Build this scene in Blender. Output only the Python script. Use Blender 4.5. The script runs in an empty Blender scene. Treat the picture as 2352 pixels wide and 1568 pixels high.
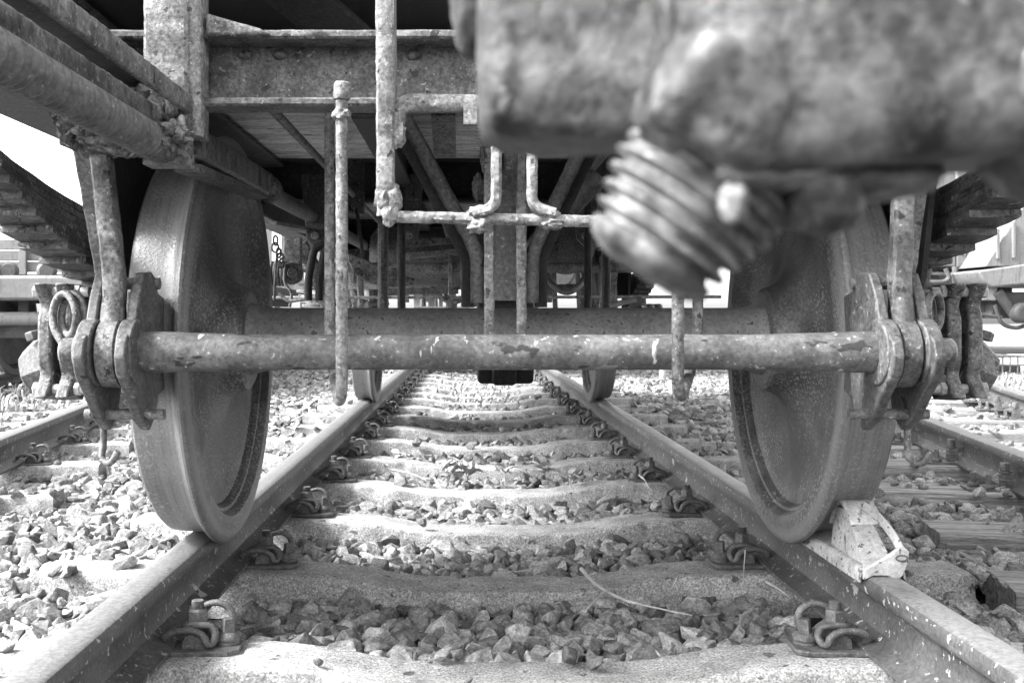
import bpy, bmesh, math, random
import numpy as np
from mathutils import Vector, Matrix, noise as mnoise

random.seed(7)
rng = np.random.default_rng(7)
R = math.radians
scene = bpy.context.scene
COL = scene.collection

# ------------------------------------------------------------------ camera
CX, CZ = -0.10, 0.537            # lens position (rail top is z = 0, track centre x = 0)
F = 2435.0                       # focal length in pixels of a 2352 px wide picture
VX, VY = 1075.0, 725.0           # where the rails meet
cam_d = bpy.data.cameras.new('camera')
cam = bpy.data.objects.new('camera', cam_d)
COL.objects.link(cam)
cam.location = (CX, 0, CZ)
cam.rotation_euler = (R(90), 0, 0)
cam_d.sensor_width = 36
cam_d.lens = 36 * F / 2352
cam_d.shift_x = (1176 - VX) / 2352
cam_d.shift_y = (VY - 783.5) / 2352
cam_d.clip_start = 0.02
cam_d.clip_end = 2000
cam_d.dof.use_dof = True
cam_d.dof.focus_distance = 2.9
cam_d.dof.aperture_fstop = 16
scene.camera = cam

# ------------------------------------------------------------------ sky, sun, exposure
SUN_EL, SUN_AZ = R(43), R(-104)   # azimuth measured clockwise from +Y
world = bpy.data.worlds.new('World')
scene.world = world
world.use_nodes = True
wn = world.node_tree
for n in list(wn.nodes):
    wn.nodes.remove(n)
sky = wn.nodes.new('ShaderNodeTexSky')
sky.sky_type = 'NISHITA'
sky.sun_disc = False
sky.sun_elevation = SUN_EL
sky.sun_rotation = SUN_AZ
sky.dust_density = 3.0
bw = wn.nodes.new('ShaderNodeRGBToBW')
bg = wn.nodes.new('ShaderNodeBackground')
bg.inputs['Strength'].default_value = 0.15
wo = wn.nodes.new('ShaderNodeOutputWorld')
wn.links.new(sky.outputs[0], bw.inputs[0])
wn.links.new(bw.outputs[0], bg.inputs[0])
wn.links.new(bg.outputs[0], wo.inputs[0])
sun_d = bpy.data.lights.new('sun', 'SUN')
sun_d.energy = 1.4
sun_d.angle = R(12)
sun_d.color = (1, 1, 1)
sun = bpy.data.objects.new('sun', sun_d)
COL.objects.link(sun)
sd = Vector((math.sin(SUN_AZ) * math.cos(SUN_EL), math.cos(SUN_AZ) * math.cos(SUN_EL), math.sin(SUN_EL)))
sun.rotation_euler = (-sd).to_track_quat('-Z', 'Y').to_euler()
vs = scene.view_settings
vs.view_transform = 'Standard'
vs.look = 'None'
vs.gamma = 1
vs.use_curve_mapping = False
vs.exposure = 2.78
scene.cycles.max_bounces = 14
scene.cycles.diffuse_bounces = 10

# ------------------------------------------------------------------ helpers
def P(dx, dy, d):
    """point at distance d seen at (dx, dy) in the 2352 px picture"""
    return Vector((CX + (dx - VX) * d / F, d, CZ - (dy - VY) * d / F))

def PX(dx, d): return CX + (dx - VX) * d / F
def PZ(dy, d): return CZ - (dy - VY) * d / F

class MB:
    def __init__(self):
        self.v = []; self.f = []
    def box(self, c, s, rot=None, taper=None):
        c = Vector(c); h = Vector(s) / 2; n = len(self.v)
        for z in (-1, 1):
            for y in (-1, 1):
                for x in (-1, 1):
                    k = taper if (taper and z > 0) else 1
                    p = Vector((x * h.x * k, y * h.y * k, z * h.z))
                    if rot: p = rot @ p
                    self.v.append(c + p)
        for q in ((0, 2, 3, 1), (4, 5, 7, 6), (0, 1, 5, 4), (2, 6, 7, 3), (0, 4, 6, 2), (1, 3, 7, 5)):
            self.f.append([n + i for i in q])
        return self
    def sweep(self, path, sec, up=(0, 0, 1), step=None, amp=0, ns=30, caps=True, scales=None):
        path = [Vector(p) for p in path]
        if step:
            out = []; sc = []
            for i in range(len(path) - 1):
                L = (path[i + 1] - path[i]).length
                k = max(1, int(L / step))
                for j in range(k):
                    out.append(path[i].lerp(path[i + 1], j / k))
                    if scales: sc.append(scales[i] + (scales[i + 1] - scales[i]) * j / k)
            out.append(path[-1])
            if scales: sc.append(scales[-1]); scales = sc
            path = out
        m = len(path); n = len(sec)
        T = []
        for i in range(m):
            a = path[max(0, i - 1)]; b = path[min(m - 1, i + 1)]
            t0 = (path[i] - a); t1 = (b - path[i])
            t = (t0.normalized() if t0.length > 1e-9 else Vector()) + (t1.normalized() if t1.length > 1e-9 else Vector())
            T.append(t.normalized())
        up = Vector(up)
        if abs(T[0].dot(up)) > 0.95: up = Vector((0, 1, 0)) if abs(T[0].y) < .9 else Vector((1, 0, 0))
        r = T[0].cross(up).normalized()
        base = len(self.v)
        for i in range(m):
            t = T[i]
            r = (r - t * r.dot(t)).normalized()
            u = r.cross(t)
            k = scales[i] if scales else 1
            mit = 1.0
            for a, b in sec:
                p = path[i] + r * a * k + u * b * k
                if amp:
                    d = (p - path[i]).normalized()
                    p = p + d * amp * .45 * mnoise.noise(p * ns) + d * amp * .45 * mnoise.noise(p * ns * 3)
                self.v.append(p)
        for i in range(m - 1):
            for j in range(n):
                a = base + i * n + j; b = base + i * n + (j + 1) % n
                self.f.append([a, b, b + n, a + n])
        if caps:
            self.f.append([base + j for j in range(n)][::-1])
            self.f.append([base + (m - 1) * n + j for j in range(n)])
        return self
    def tube(self, path, r, n=12, **k):
        return self.sweep(path, circ(r, n), **k)
    def lathe(self, prof, o, d, n=32, caps=True):
        """prof: (distance along d, radius)"""
        d = Vector(d).normalized(); o = Vector(o)
        e = d.orthogonal().normalized(); g = d.cross(e)
        base = len(self.v); m = len(prof)
        for a, r in prof:
            for j in range(n):
                t = 2 * math.pi * j / n
                self.v.append(o + d * a + (e * math.cos(t) + g * math.sin(t)) * r)
        for i in range(m - 1):
            for j in range(n):
                a = base + i * n + j; b = base + i * n + (j + 1) % n
                self.f.append([a, b, b + n, a + n])
        if caps:
            self.f.append([base + j for j in range(n)][::-1])
            self.f.append([base + (m - 1) * n + j for j in range(n)])
        return self
    def prism(self, pts, a, b):
        """pts: list of 3-D points of one face, extruded from pts + a to pts + b"""
        base = len(self.v); n = len(pts); a = Vector(a); b = Vector(b)
        for p in pts: self.v.append(Vector(p) + a)
        for p in pts: self.v.append(Vector(p) + b)
        self.f.append(list(range(base, base + n))[::-1])
        self.f.append(list(range(base + n, base + 2 * n)))
        for j in range(n):
            k = (j + 1) % n
            self.f.append([base + j, base + k, base + n + k, base + n + j])
        return self
    def blob(self, c, s, amp=.3, ns=2.0, sub=3, rot=None):
        bm = bmesh.new(); bmesh.ops.create_icosphere(bm, subdivisions=sub, radius=1)
        base = len(self.v); c = Vector(c); s = Vector(s)
        off = Vector((random.random() * 50, random.random() * 50, 0))
        for v in bm.verts:
            k = 1 + amp * mnoise.noise(v.co * ns + off) + amp * .5 * mnoise.noise(v.co * ns * 2.7 + off)
            p = Vector((v.co.x * s.x, v.co.y * s.y, v.co.z * s.z)) * k
            if rot: p = rot @ p
            self.v.append(c + p)
        for f in bm.faces: self.f.append([base + v.index for v in f.verts])
        bm.free(); return self
    def mesh(self, name, sharp=35):
        me = bpy.data.meshes.new(name)
        me.from_pydata([tuple(v) for v in self.v], [], self.f)
        bm = bmesh.new(); bm.from_mesh(me)
        bmesh.ops.recalc_face_normals(bm, faces=bm.faces)
        bm.to_mesh(me); bm.free()
        if sharp is None:
            return me
        me.polygons.foreach_set('use_smooth', [True] * len(me.polygons))
        me.set_sharp_from_angle(angle=R(sharp))
        return me
    def build(self, name, mat, parent=None, bevel=0, sharp=35, seg=2):
        me = self.mesh(name, sharp)
        return place(name, me, mat, parent, bevel, seg)

def place(name, me, mat, parent=None, bevel=0, seg=2, loc=None):
    o = bpy.data.objects.new(name, me)
    COL.objects.link(o)
    if mat and not me.materials: me.materials.append(mat)
    if parent:
        o.parent = parent
        if parent.type == 'EMPTY': o.location = -parent.location
    if loc is not None: o.location = o.location + Vector(loc)
    if bevel:
        b = o.modifiers.new('bevel', 'BEVEL'); b.width = bevel; b.segments = seg
        b.limit_method = 'ANGLE'; b.angle_limit = R(32)
    return o

def circ(r, n=12): return [(r * math.cos(2 * math.pi * i / n), r * math.sin(2 * math.pi * i / n)) for i in range(n)]
def rect(w, h, c=0):
    a, b = w / 2, h / 2
    if not c: return [(-a, -b), (a, -b), (a, b), (-a, b)]
    return [(-a + c, -b), (a - c, -b), (a, -b + c), (a, b - c), (a - c, b), (-a + c, b), (-a, b - c), (-a, -b + c)]

def fillet(path, r, n=6):
    path = [Vector(p) for p in path]; out = [path[0]]
    for i in range(1, len(path) - 1):
        a, b, c = path[i - 1], path[i], path[i + 1]
        d0 = (a - b); d1 = (c - b)
        k = min(r, d0.length * .49, d1.length * .49)
        p0 = b + d0.normalized() * k; p1 = b + d1.normalized() * k
        for j in range(n + 1):
            t = j / n
            out.append(p0 * (1 - t) ** 2 + b * 2 * t * (1 - t) + p1 * t * t)
    out.append(path[-1]); return out

def spline(pts, k=6):
    pts = [Vector(p) for p in pts]; out = []
    for i in range(len(pts) - 1):
        p0 = pts[max(0, i - 1)]; p1 = pts[i]; p2 = pts[i + 1]; p3 = pts[min(len(pts) - 1, i + 2)]
        for j in range(k):
            t = j / k
            out.append(.5 * ((2 * p1) + (p2 - p0) * t + (2 * p0 - 5 * p1 + 4 * p2 - p3) * t * t + (3 * p1 - p0 - 3 * p2 + p3) * t ** 3))
    out.append(pts[-1]); return out

def tag(o, label, cat, group=None):
    o['label'] = label; o['category'] = cat
    if group: o['group'] = group
    return o

def thing(name, label, cat, loc=(0, 0, 0), group=None):
    o = bpy.data.objects.new(name, None); COL.objects.link(o)
    o.location = loc; o.empty_display_size = .1
    return tag(o, label, cat, group)

def dup(o, parent=None, d=(0, 0, 0)):
    c = o.copy(); COL.objects.link(c)
    if parent is not None: c.parent = parent
    c.location = o.location + Vector(d)
    for ch in list(o.children):
        dup(ch, c)
    return c

def hexhead(mb, o, d, r, h, n=6):
    mb.lathe([(0, r * .93), (h * .06, r), (h * .86, r), (h, r * .86)], o, d, n)
    return mb

# ------------------------------------------------------------------ materials
def g(v): return (v, v, v, 1)

def mat(name, dark, light, scale=9, fine=140, bump=.5, bd=.003, rough=.62, w=.16, mid=.5, speck=None, fineamp=.35,
        stretch=(1, 1, 1), radial=False, tone=False, metallic=0, spec=.35, cracks=None, top=None, streak=None, grain=None):
    m = bpy.data.materials.new(name); m.use_nodes = True
    nt = m.node_tree; N = nt.nodes; L = nt.links
    bs = N['Principled BSDF']
    def mk(t, **k):
        n = N.new(t)
        for a, b in k.items(): setattr(n, a, b)
        return n
    def math_(op, a, b=None, clamp=False):
        n = mk('ShaderNodeMath', operation=op, use_clamp=clamp)
        for i, x in enumerate((a, b)):
            if x is None: continue
            if isinstance(x, (int, float)): n.inputs[i].default_value = x
            else: L.new(x, n.inputs[i])
        return n.outputs[0]
    def mix(f, a, b):
        n = mk('ShaderNodeMix', data_type='FLOAT', clamp_factor=True)
        for i, x in ((0, f), (2, a), (3, b)):
            if isinstance(x, (int, float)): n.inputs[i].default_value = x
            else: L.new(x, n.inputs[i])
        return n.outputs[0]
    def ramp(x, a, b):
        n = mk('ShaderNodeMapRange', clamp=True, interpolation_type='SMOOTHSTEP')
        L.new(x, n.inputs[0]); n.inputs[1].default_value = a; n.inputs[2].default_value = b
        return n.outputs[0]
    tc = mk('ShaderNodeTexCoord'); oi = mk('ShaderNodeObjectInfo')
    off = mk('ShaderNodeVectorMath', operation='SCALE')
    cmb = mk('ShaderNodeCombineXYZ')
    for i in range(3): L.new(oi.outputs['Random'], cmb.inputs[i])
    L.new(cmb.outputs[0], off.inputs[0]); off.inputs['Scale'].default_value = 23
    add = mk('ShaderNodeVectorMath', operation='ADD')
    L.new(tc.outputs['Object'], add.inputs[0]); L.new(off.outputs[0], add.inputs[1])
    mp = mk('ShaderNodeVectorMath', operation='MULTIPLY')
    L.new(add.outputs[0], mp.inputs[0]); mp.inputs[1].default_value = stretch
    V = mp.outputs[0]; VR = add.outputs[0]
    def noise_(s, det=6, ro=.6, vec=V):
        n = mk('ShaderNodeTexNoise'); n.inputs['Scale'].default_value = s
        n.inputs['Detail'].default_value = det; n.inputs['Roughness'].default_value = ro
        L.new(vec, n.inputs['Vector']); return n.outputs[0]
    A = noise_(scale, 9, .68)
    B = noise_(fine, 4, .65)
    val = mix(ramp(A, mid - w, mid + w), dark, light)
    fm = mk('ShaderNodeMapRange'); L.new(B, fm.inputs[0])
    fm.inputs[1].default_value = .32; fm.inputs[2].default_value = .68
    fm.inputs[3].default_value = 1 - fineamp; fm.inputs[4].default_value = 1 + fineamp
    val = math_('MULTIPLY', val, fm.outputs[0])
    h = math_('ADD', math_('MULTIPLY', A, .8), math_('MULTIPLY', B, .35))
    if streak:
        v2 = mk('ShaderNodeVectorMath', operation='MULTIPLY'); L.new(VR, v2.inputs[0]); v2.inputs[1].default_value = streak[2]
        s = noise_(streak[1], 5, .6, v2.outputs[0])
        val = mix(math_('MULTIPLY', ramp(s, .52, .68), .8), val, streak[0])
    for sp_ in (speck if isinstance(speck, list) else [speck] if speck else []):
        col, sc, th, vec = (sp_ + (None,))[:4]
        v = V
        if vec:
            v2 = mk('ShaderNodeVectorMath', operation='MULTIPLY'); L.new(VR, v2.inputs[0]); v2.inputs[1].default_value = vec; v = v2.outputs[0]
        s = noise_(sc, 3, .55, v)
        f = ramp(s, th, th + .04)
        val = mix(f, val, col)
        h = math_('ADD', h, math_('MULTIPLY', f, .12))
    if top:                       # rolled bright running surface of a rail
        gm = mk('ShaderNodeNewGeometry'); sp = mk('ShaderNodeSeparateXYZ'); L.new(gm.outputs['Normal'], sp.inputs[0])
        s2 = mk('ShaderNodeSeparateXYZ'); L.new(tc.outputs['Object'], s2.inputs[0])
        f = math_('MULTIPLY', ramp(sp.outputs[2], .75, .98), ramp(s2.outputs[2], -.02, -.008))
        val = mix(f, val, math_('MULTIPLY', fm.outputs[0], top))
    if radial:                    # wheel: worn tread and flange, pitted patches on the disc
        sx = mk('ShaderNodeSeparateXYZ'); L.new(tc.outputs['Object'], sx.inputs[0])
        r2 = math_('SQRT', math_('ADD', math_('MULTIPLY', sx.outputs[1], sx.outputs[1]), math_('MULTIPLY', sx.outputs[2], sx.outputs[2])))
        pv = mk('ShaderNodeCombineXYZ'); L.new(r2, pv.inputs[0]); L.new(sx.outputs[0], pv.inputs[1])
        band = noise_(46, 4, .7, pv.outputs[0])          # rings left by wear
        pit = math_('MULTIPLY', ramp(noise_(150, 2, .5, VR), .56, .62), ramp(noise_(6, 3, .6, VR), .42, .58))
        val = mix(pit, val, .26)
        h = math_('ADD', h, math_('MULTIPLY', pit, .4))
        drk = ramp(noise_(3.2, 5, .6, VR), .56, .66)
        val = mix(math_('MULTIPLY', drk, .65), val, .035)
        wear = math_('MULTIPLY', ramp(r2, .468, .478), math_('ADD', .35, math_('MULTIPLY', ramp(band, .4, .62), .65)))
        val = mix(math_('MULTIPLY', wear, .75), val, .20)
    if cracks:
        vo = mk('ShaderNodeTexVoronoi', feature='DISTANCE_TO_EDGE'); vo.inputs['Scale'].default_value = cracks
        dn = mk('ShaderNodeTexNoise'); dn.inputs['Scale'].default_value = cracks * 1.3; dn.inputs['Detail'].default_value = 3
        L.new(VR, dn.inputs['Vector'])
        dv = mk('ShaderNodeVectorMath', operation='SCALE'); L.new(dn.outputs[1], dv.inputs[0]); dv.inputs['Scale'].default_value = .9 / cracks
        da = mk('ShaderNodeVectorMath', operation='ADD'); L.new(V, da.inputs[0]); L.new(dv.outputs[0], da.inputs[1])
        L.new(da.outputs[0], vo.inputs['Vector'])
        c = math_('MULTIPLY', ramp(vo.outputs['Distance'], .05, .0), ramp(noise_(cracks * .35, 2, .5, VR), .45, .6))
        val = mix(c, val, math_('MULTIPLY', val, .3))
        h = math_('SUBTRACT', h, math_('MULTIPLY', c, .5))
    if grain:                     # salt and pepper of weathered concrete or stone
        s = noise_(grain[0], 2, .5, VR)
        k = mk('ShaderNodeMapRange'); L.new(s, k.inputs[0]); k.inputs[1].default_value = .3; k.inputs[2].default_value = .7
        k.inputs[3].default_value = 1 - grain[1]; k.inputs[4].default_value = 1 + grain[1]
        val = math_('MULTIPLY', val, k.outputs[0]); h = math_('ADD', h, math_('MULTIPLY', s, .25))
    if tone:
        at = mk('ShaderNodeAttribute', attribute_name='tone')
        val = math_('MULTIPLY', val, at.outputs['Fac'])
    else:
        k = mk('ShaderNodeMapRange'); L.new(oi.outputs['Random'], k.inputs[0]); k.inputs[3].default_value = .88; k.inputs[4].default_value = 1.12
        val = math_('MULTIPLY', val, k.outputs[0])
    cc = mk('ShaderNodeCombineColor')
    for i in range(3): L.new(val, cc.inputs[i])
    L.new(cc.outputs[0], bs.inputs['Base Color'])
    rr = mix(A, rough - .12, min(1, rough + .2))
    L.new(rr, bs.inputs['Roughness'])
    bs.inputs['Metallic'].default_value = metallic
    bs.inputs['Specular IOR Level'].default_value = spec
    bp = mk('ShaderNodeBump'); bp.inputs['Strength'].default_value = bump; bp.inputs['Distance'].default_value = bd
    L.new(h, bp.inputs['Height']); L.new(bp.outputs[0], bs.inputs['Normal'])
    return m

M = {}
M['wheel'] = mat('wheel_steel', .06, .15, 7, 150, .8, .003, .42, .16, fineamp=.5, spec=.6, radial=True)
M['axle'] = mat('axle_steel', .16, .26, 6, 70, .5, .002, .45, .2, speck=[(.07, 70, .63), (.32, 90, .67)], fineamp=.35, spec=.5)
M['beam'] = mat('peeling_beam_paint', .085, .15, 14, 95, .9, .005, .5, .12, fineamp=.4, speck=[(.50, 26, .645, (1.6, 1.6, .30)), (.40, 95, .665), (.035, 26, .62, (.5, 1, 1)), (.20, 15, .665)])
M['light'] = mat('flaking_light_paint', .14, .26, 38, 130, 1, .004, .55, .12, speck=[(.44, 110, .64), (.06, 55, .64)], fineamp=.55)
M['paint'] = mat('weathered_grey_paint', .07, .165, 20, 130, 1, .004, .48, .14, speck=[(.32, 110, .64), (.03, 36, .63)], fineamp=.6)
M['crust'] = mat('grease_crust', .06, .20, 30, 150, 1.0, .009, .65, .18, speck=(.34, 110, .65), fineamp=.6)
M['rib'] = mat('ribbed_rod_rust', .07, .15, 30, 170, .5, .002, .5, .2, fineamp=.35, speck=(.26, 130, .67))
M['frame'] = mat('dark_frame_paint', .055, .12, 8, 110, .9, .004, .5, .2, speck=[(.26, 110, .66), (.02, 24, .64)], fineamp=.55)
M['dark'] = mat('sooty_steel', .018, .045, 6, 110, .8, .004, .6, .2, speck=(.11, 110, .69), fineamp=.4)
M['spring'] = mat('spring_leaf_paint', .05, .13, 14, 90, 1.0, .008, .42, .13, cracks=32, speck=(.30, 60, .63), fineamp=.6)
M['board'] = mat('peeling_floor_boards', .34, .58, 9, 160, .8, .003, .75, .08, speck=[(.07, 70, .59, (.5, 3, 1)), (.10, 16, .65)], fineamp=.25, stretch=(.4, 1.6, 1))
M['rail'] = mat('rusty_rail', .04, .085, 7, 110, .9, .004, .45, .2, speck=[(.34, 60, .635), (.30, 24, .66, (1, .6, 1))], fineamp=.4, top=.125, spec=.55)
M['clip'] = mat('rusty_fastening', .05, .12, 30, 200, .9, .003, .5, .2, speck=(.28, 150, .67), fineamp=.5)
M['concrete'] = mat('weathered_concrete', .22, .38, 10, 120, 1, .007, .85, .18, fineamp=.35, grain=(230, .5), speck=[(.10, 26, .66), (.48, 60, .65)], spec=.2)
M['stone'] = mat('crushed_stone', .15, .30, 30, 120, .9, .007, .85, .25, fineamp=.35, tone=True, grain=(220, .25), spec=.2)
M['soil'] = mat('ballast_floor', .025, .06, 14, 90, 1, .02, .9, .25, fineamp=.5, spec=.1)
M['wood'] = mat('grey_sleeper_wood', .13, .36, 6, 60, 1, .008, .85, .16, fineamp=.5, stretch=(.5, 9, 9), spec=.15)
M['white'] = mat('scuffed_white_paint', .26, .44, 10, 120, .8, .004, .45, .16, speck=[(.07, 70, .61), (.11, 32, .64)], fineamp=.25)
M['cast_end'] = mat('worn_thread', .04, .19, 70, 190, .9, .002, .5, .15, fineamp=.35, speck=[(.27, 110, .62)])
M['cast'] = mat('mottled_casting', .02, .15, 46, 170, .9, .003, .45, .13, fineamp=.4, speck=[(.18, 70, .63)])
M['pale'] = mat('pale_wagon_paint', .13, .19, 1.2, 30, .3, .004, .6, .25, fineamp=.15, streak=(.075, 5, (6, 6, .5)))
M['mid'] = mat('mid_wagon_paint', .07, .12, 2, 40, .4, .004, .6, .25, fineamp=.2)
M['under'] = mat('wagon_running_gear', .03, .07, 4, 60, .4, .004, .6, .25, fineamp=.3)
M['road'] = mat('worn_paving', .14, .24, .5, 40, .4, .01, .85, .2, fineamp=.2, stretch=(.3, 1.8, 1))
M['leaf'] = mat('weed_leaf', .28, .42, 30, 200, .4, .002, .45, .25, fineamp=.2)
M['dry'] = mat('dry_stalk', .30, .45, 40, 200, .4, .002, .8, .25, fineamp=.25)
M['nut'] = mat('bright_nut', .26, .42, 40, 200, .3, .001, .35, .2, fineamp=.2, spec=.6)

# ------------------------------------------------------------------ ground
SL = [2.19 - .03 + .742 * k for k in range(-1, 15)]          # main track sleeper centres
SLEEPER_TOP = -.147
LR0, LRS = Vector((-2.13, 4.59)), -.145                      # right rail of the left track (x, y) and its slope
RR0, RRS = Vector((2.01, 4.02)), .177                        # left rail of the right track
def lrx(y): return LR0.x + LRS * (y - LR0.y)
def rrx(y): return RR0.x + RRS * (y - RR0.y)

def sheet(name, x0, x1, y0, y1, z, m, kind='structure'):
    mb = MB(); mb.v = [Vector(p) for p in ((x0, y0, z), (x1, y0, z), (x1, y1, z), (x0, y1, z))]; mb.f = [[0, 1, 2, 3]]
    o = mb.build(name, m); o['kind'] = kind; return o

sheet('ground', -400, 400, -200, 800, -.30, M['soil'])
road = sheet('paved_yard', 3.3, 60, 13.2, 90, -.165, M['road'])

# ballast bed: an uneven sheet under the stones
nx, ny = 130, 150
mb = MB()
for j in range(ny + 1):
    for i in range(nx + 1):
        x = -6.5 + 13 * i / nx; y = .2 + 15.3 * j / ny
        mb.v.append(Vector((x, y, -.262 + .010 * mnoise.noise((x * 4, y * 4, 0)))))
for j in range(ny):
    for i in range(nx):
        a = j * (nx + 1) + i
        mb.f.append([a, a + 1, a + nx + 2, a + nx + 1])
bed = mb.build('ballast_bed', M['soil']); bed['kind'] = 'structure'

# wooden sleepers of the right track / concrete of the left track (filled in further down)
LSL = [(lrx(y), y) for y in (3.18, 4.05, 4.90, 5.70, 6.50, 7.3, 8.1, 8.9)]
RSL = [(rrx(y), y) for y in (2.66, 3.38, 4.16, 4.92, 5.68, 6.44, 7.2, 7.96, 8.72, 9.5)]

def rock(seed, n=13, bev=.07):
    rr = random.Random(seed)
    bm = bmesh.new()
    ax = (1, rr.uniform(.66, .92), rr.uniform(.5, .78))
    for _ in range(n):
        p = Vector((rr.gauss(0, 1), rr.gauss(0, 1), rr.gauss(0, 1))).normalized() * rr.uniform(.82, 1.1)
        # blocky: push towards a rounded box
        p = Vector([math.copysign(abs(c) ** .72, c) for c in p])
        bm.verts.new((p.x * ax[0], p.y * ax[1], p.z * ax[2]))
    r = bmesh.ops.convex_hull(bm, input=bm.verts)
    bmesh.ops.delete(bm, geom=[e for e in r['geom_interior'] if isinstance(e, bmesh.types.BMVert)], context='VERTS')
    bmesh.ops.dissolve_limit(bm, angle_limit=R(16), verts=bm.verts, edges=bm.edges)
    if bev:
        bmesh.ops.bevel(bm, geom=list(bm.edges), offset=bev, segments=1, affect='EDGES', clamp_overlap=True)
    bmesh.ops.triangulate(bm, faces=bm.faces)
    for v in bm.verts:
        v.co *= 1 + .05 * mnoise.noise(v.co * 2.5 + Vector((seed, 0, 0)))
    bmesh.ops.recalc_face_normals(bm, faces=bm.faces)
    bm.verts.index_update()
    V = np.array([v.co[:] for v in bm.verts]); Fc = np.array([[v.index for v in f.verts] for f in bm.faces])
    bm.free(); return V, Fc

ROCKS = [rock(i, 12 + i % 4) for i in range(20)]
ROCKS_LO = [rock(100 + i, 10, 0) for i in range(12)]

def in_sleeper(x, y, pad):
    for c in SL:
        if abs(y - c) < .094 + pad * .45 and abs(x) < 1.27 + pad: return True
    if x < -1.3:
        for sx, sy in LSL:
            if abs(y - sy - (x - sx) * .145) < .125 + pad * .4 and x < sx + .40: return True
    if x > 1.0:
        for sx, sy in RSL:
            if abs(y - sy - (x - sx) * -.177) < .125 + pad * .4 and x > sx - .54: return True
    return False

def on_rail(x, y):
    return abs(abs(x) - .7585) < .075 or abs(x - (lrx(y) - .036)) < .075 or abs(x - (rrx(y) + .036)) < .075

stones = []
def scatter(y0, y1, sp, smin, smax, dz=0):
    y = y0
    while y < y1:
        half = .52 * y + .75
        x = -half
        while x < half:
            px = x + random.uniform(-.45, .45) * sp; py = y + random.uniform(-.45, .45) * sp
            s = random.uniform(smin, smax) * (1.25 if random.random() < .12 else 1)
            if not on_rail(px, py) and not (px > 3.3 and py > 13.0):
                inside = abs(px) < .75
                z = dz - .226 + random.uniform(-.014, .016) + .016 * mnoise.noise((px * 3, py * 3, 5))
                if inside: z += .004 - .030 * max(0, 1 - (abs(px) / .55) ** 2) * .7
                else: z += .020
                ins = in_sleeper(px, py, s * 1.0)
                if not ins:
                    stones.append((px, py, z, s))
                elif dz == 0 and random.random() < (.02 if inside else .10):
                    zz = SLEEPER_TOP + s * .22
                    if inside: zz -= .035 * math.exp(-(px / .36) ** 4)
                    stones.append((px, py, zz, s * .75))
            x += sp
        y += sp
scatter(1.5, 4.2, .043, .026, .045)
scatter(1.5, 4.2, .043, .026, .042, -.026)
scatter(1.5, 4.2, .060, .014, .024)
scatter(4.2, 7.0, .060, .030, .044, -.026)
scatter(4.2, 7.0, .047, .026, .044)
scatter(7.0, 15.5, .074, .034, .052)
random.shuffle(stones)

def visible(s):
    x, y, z, r = s
    dx = VX + (x - CX) * F / y; dy = VY + (CZ - z) * F / y
    return 0 < dx < 2352 and dy < 1600
vis = [s for s in stones if visible(s)]
vis.sort(key=lambda s: s[3] / s[1], reverse=True)
near = vis[:298]; near_set = set(near)
rest = [s for s in stones if s not in near_set]

# nearest stones one by one
rock_me = []
for i, (V, Fc) in enumerate(ROCKS):
    me = bpy.data.meshes.new('stone')
    me.from_pydata((V * .036).tolist(), [], Fc.tolist())
    a = me.attributes.new('tone', 'FLOAT', 'POINT')
    a.data.foreach_set('value', np.full(len(V), .50 + 1.0 * ((i * 7) % 20) / 19, dtype=np.float32))
    me.materials.append(M['stone']); rock_me.append(me)
for (x, y, z, s) in near:
    o = bpy.data.objects.new('stone', random.choice(rock_me)); COL.objects.link(o)
    o.parent = bed; o.location = (x, y, z); k = s / .036; o.scale = (k * random.uniform(.9, 1.2), k, k)
    o.rotation_euler = (random.uniform(-.6, .6), random.uniform(-.6, .6), random.uniform(0, 6.28))

def joined(name, items, variants, m, parent, kind):
    allv, allf, allt = [], [], []; base = 0
    for (x, y, z, s) in items:
        V, Fc = variants[random.randrange(len(variants))]
        a, b, c = random.uniform(-.6, .6), random.uniform(-.6, .6), random.uniform(0, 6.28)
        Rm = np.array(Matrix.Rotation(c, 3, 'Z') @ Matrix.Rotation(a, 3, 'X') @ Matrix.Rotation(b, 3, 'Y'))
        allv.append((V * (s * random.uniform(.9, 1.2), s, s)) @ Rm.T + (x, y, z)); allf.append(Fc + base); base += len(V)
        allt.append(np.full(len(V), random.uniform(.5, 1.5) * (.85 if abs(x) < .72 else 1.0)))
    V = np.concatenate(allv).astype(np.float32); Fc = np.concatenate(allf).astype(np.int32); T = np.concatenate(allt).astype(np.float32)
    me = bpy.data.meshes.new(name)
    me.vertices.add(len(V)); me.vertices.foreach_set('co', V.ravel())
    me.loops.add(Fc.size); me.loops.foreach_set('vertex_index', Fc.ravel())
    me.polygons.add(len(Fc)); me.polygons.foreach_set('loop_start', np.arange(0, Fc.size, 3, dtype=np.int32))
    me.update(calc_edges=True)
    me.polygons.foreach_set('use_smooth', [False] * len(Fc))
    a = me.attributes.new('tone', 'FLOAT', 'POINT'); a.data.foreach_set('value', T)
    o = place(name, me, m, parent); o['kind'] = kind
    return o
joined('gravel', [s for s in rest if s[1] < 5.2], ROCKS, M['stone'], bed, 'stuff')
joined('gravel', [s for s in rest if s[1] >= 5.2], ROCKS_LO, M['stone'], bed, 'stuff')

# ------------------------------------------------------------------ railway tracks
def rail_section():
    h = [(-.060, -.142), (.060, -.142), (.060, -.134), (.030, -.124), (.013, -.112), (.0075, -.098), (.0075, -.052), (.012, -.043),
         (.034, -.036), (.036, -.030), (.036, -.010), (.033, -.004), (.027, -.001), (.010, 0)]
    return h + [(-a, b) for a, b in h[::-1] if not (b == -.142)]

def rail(name, p0, p1, parent):
    mb = MB(); mb.sweep([p0, p1], rail_section(), step=.5)
    return mb.build(name, M['rail'], parent, sharp=28)

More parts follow.
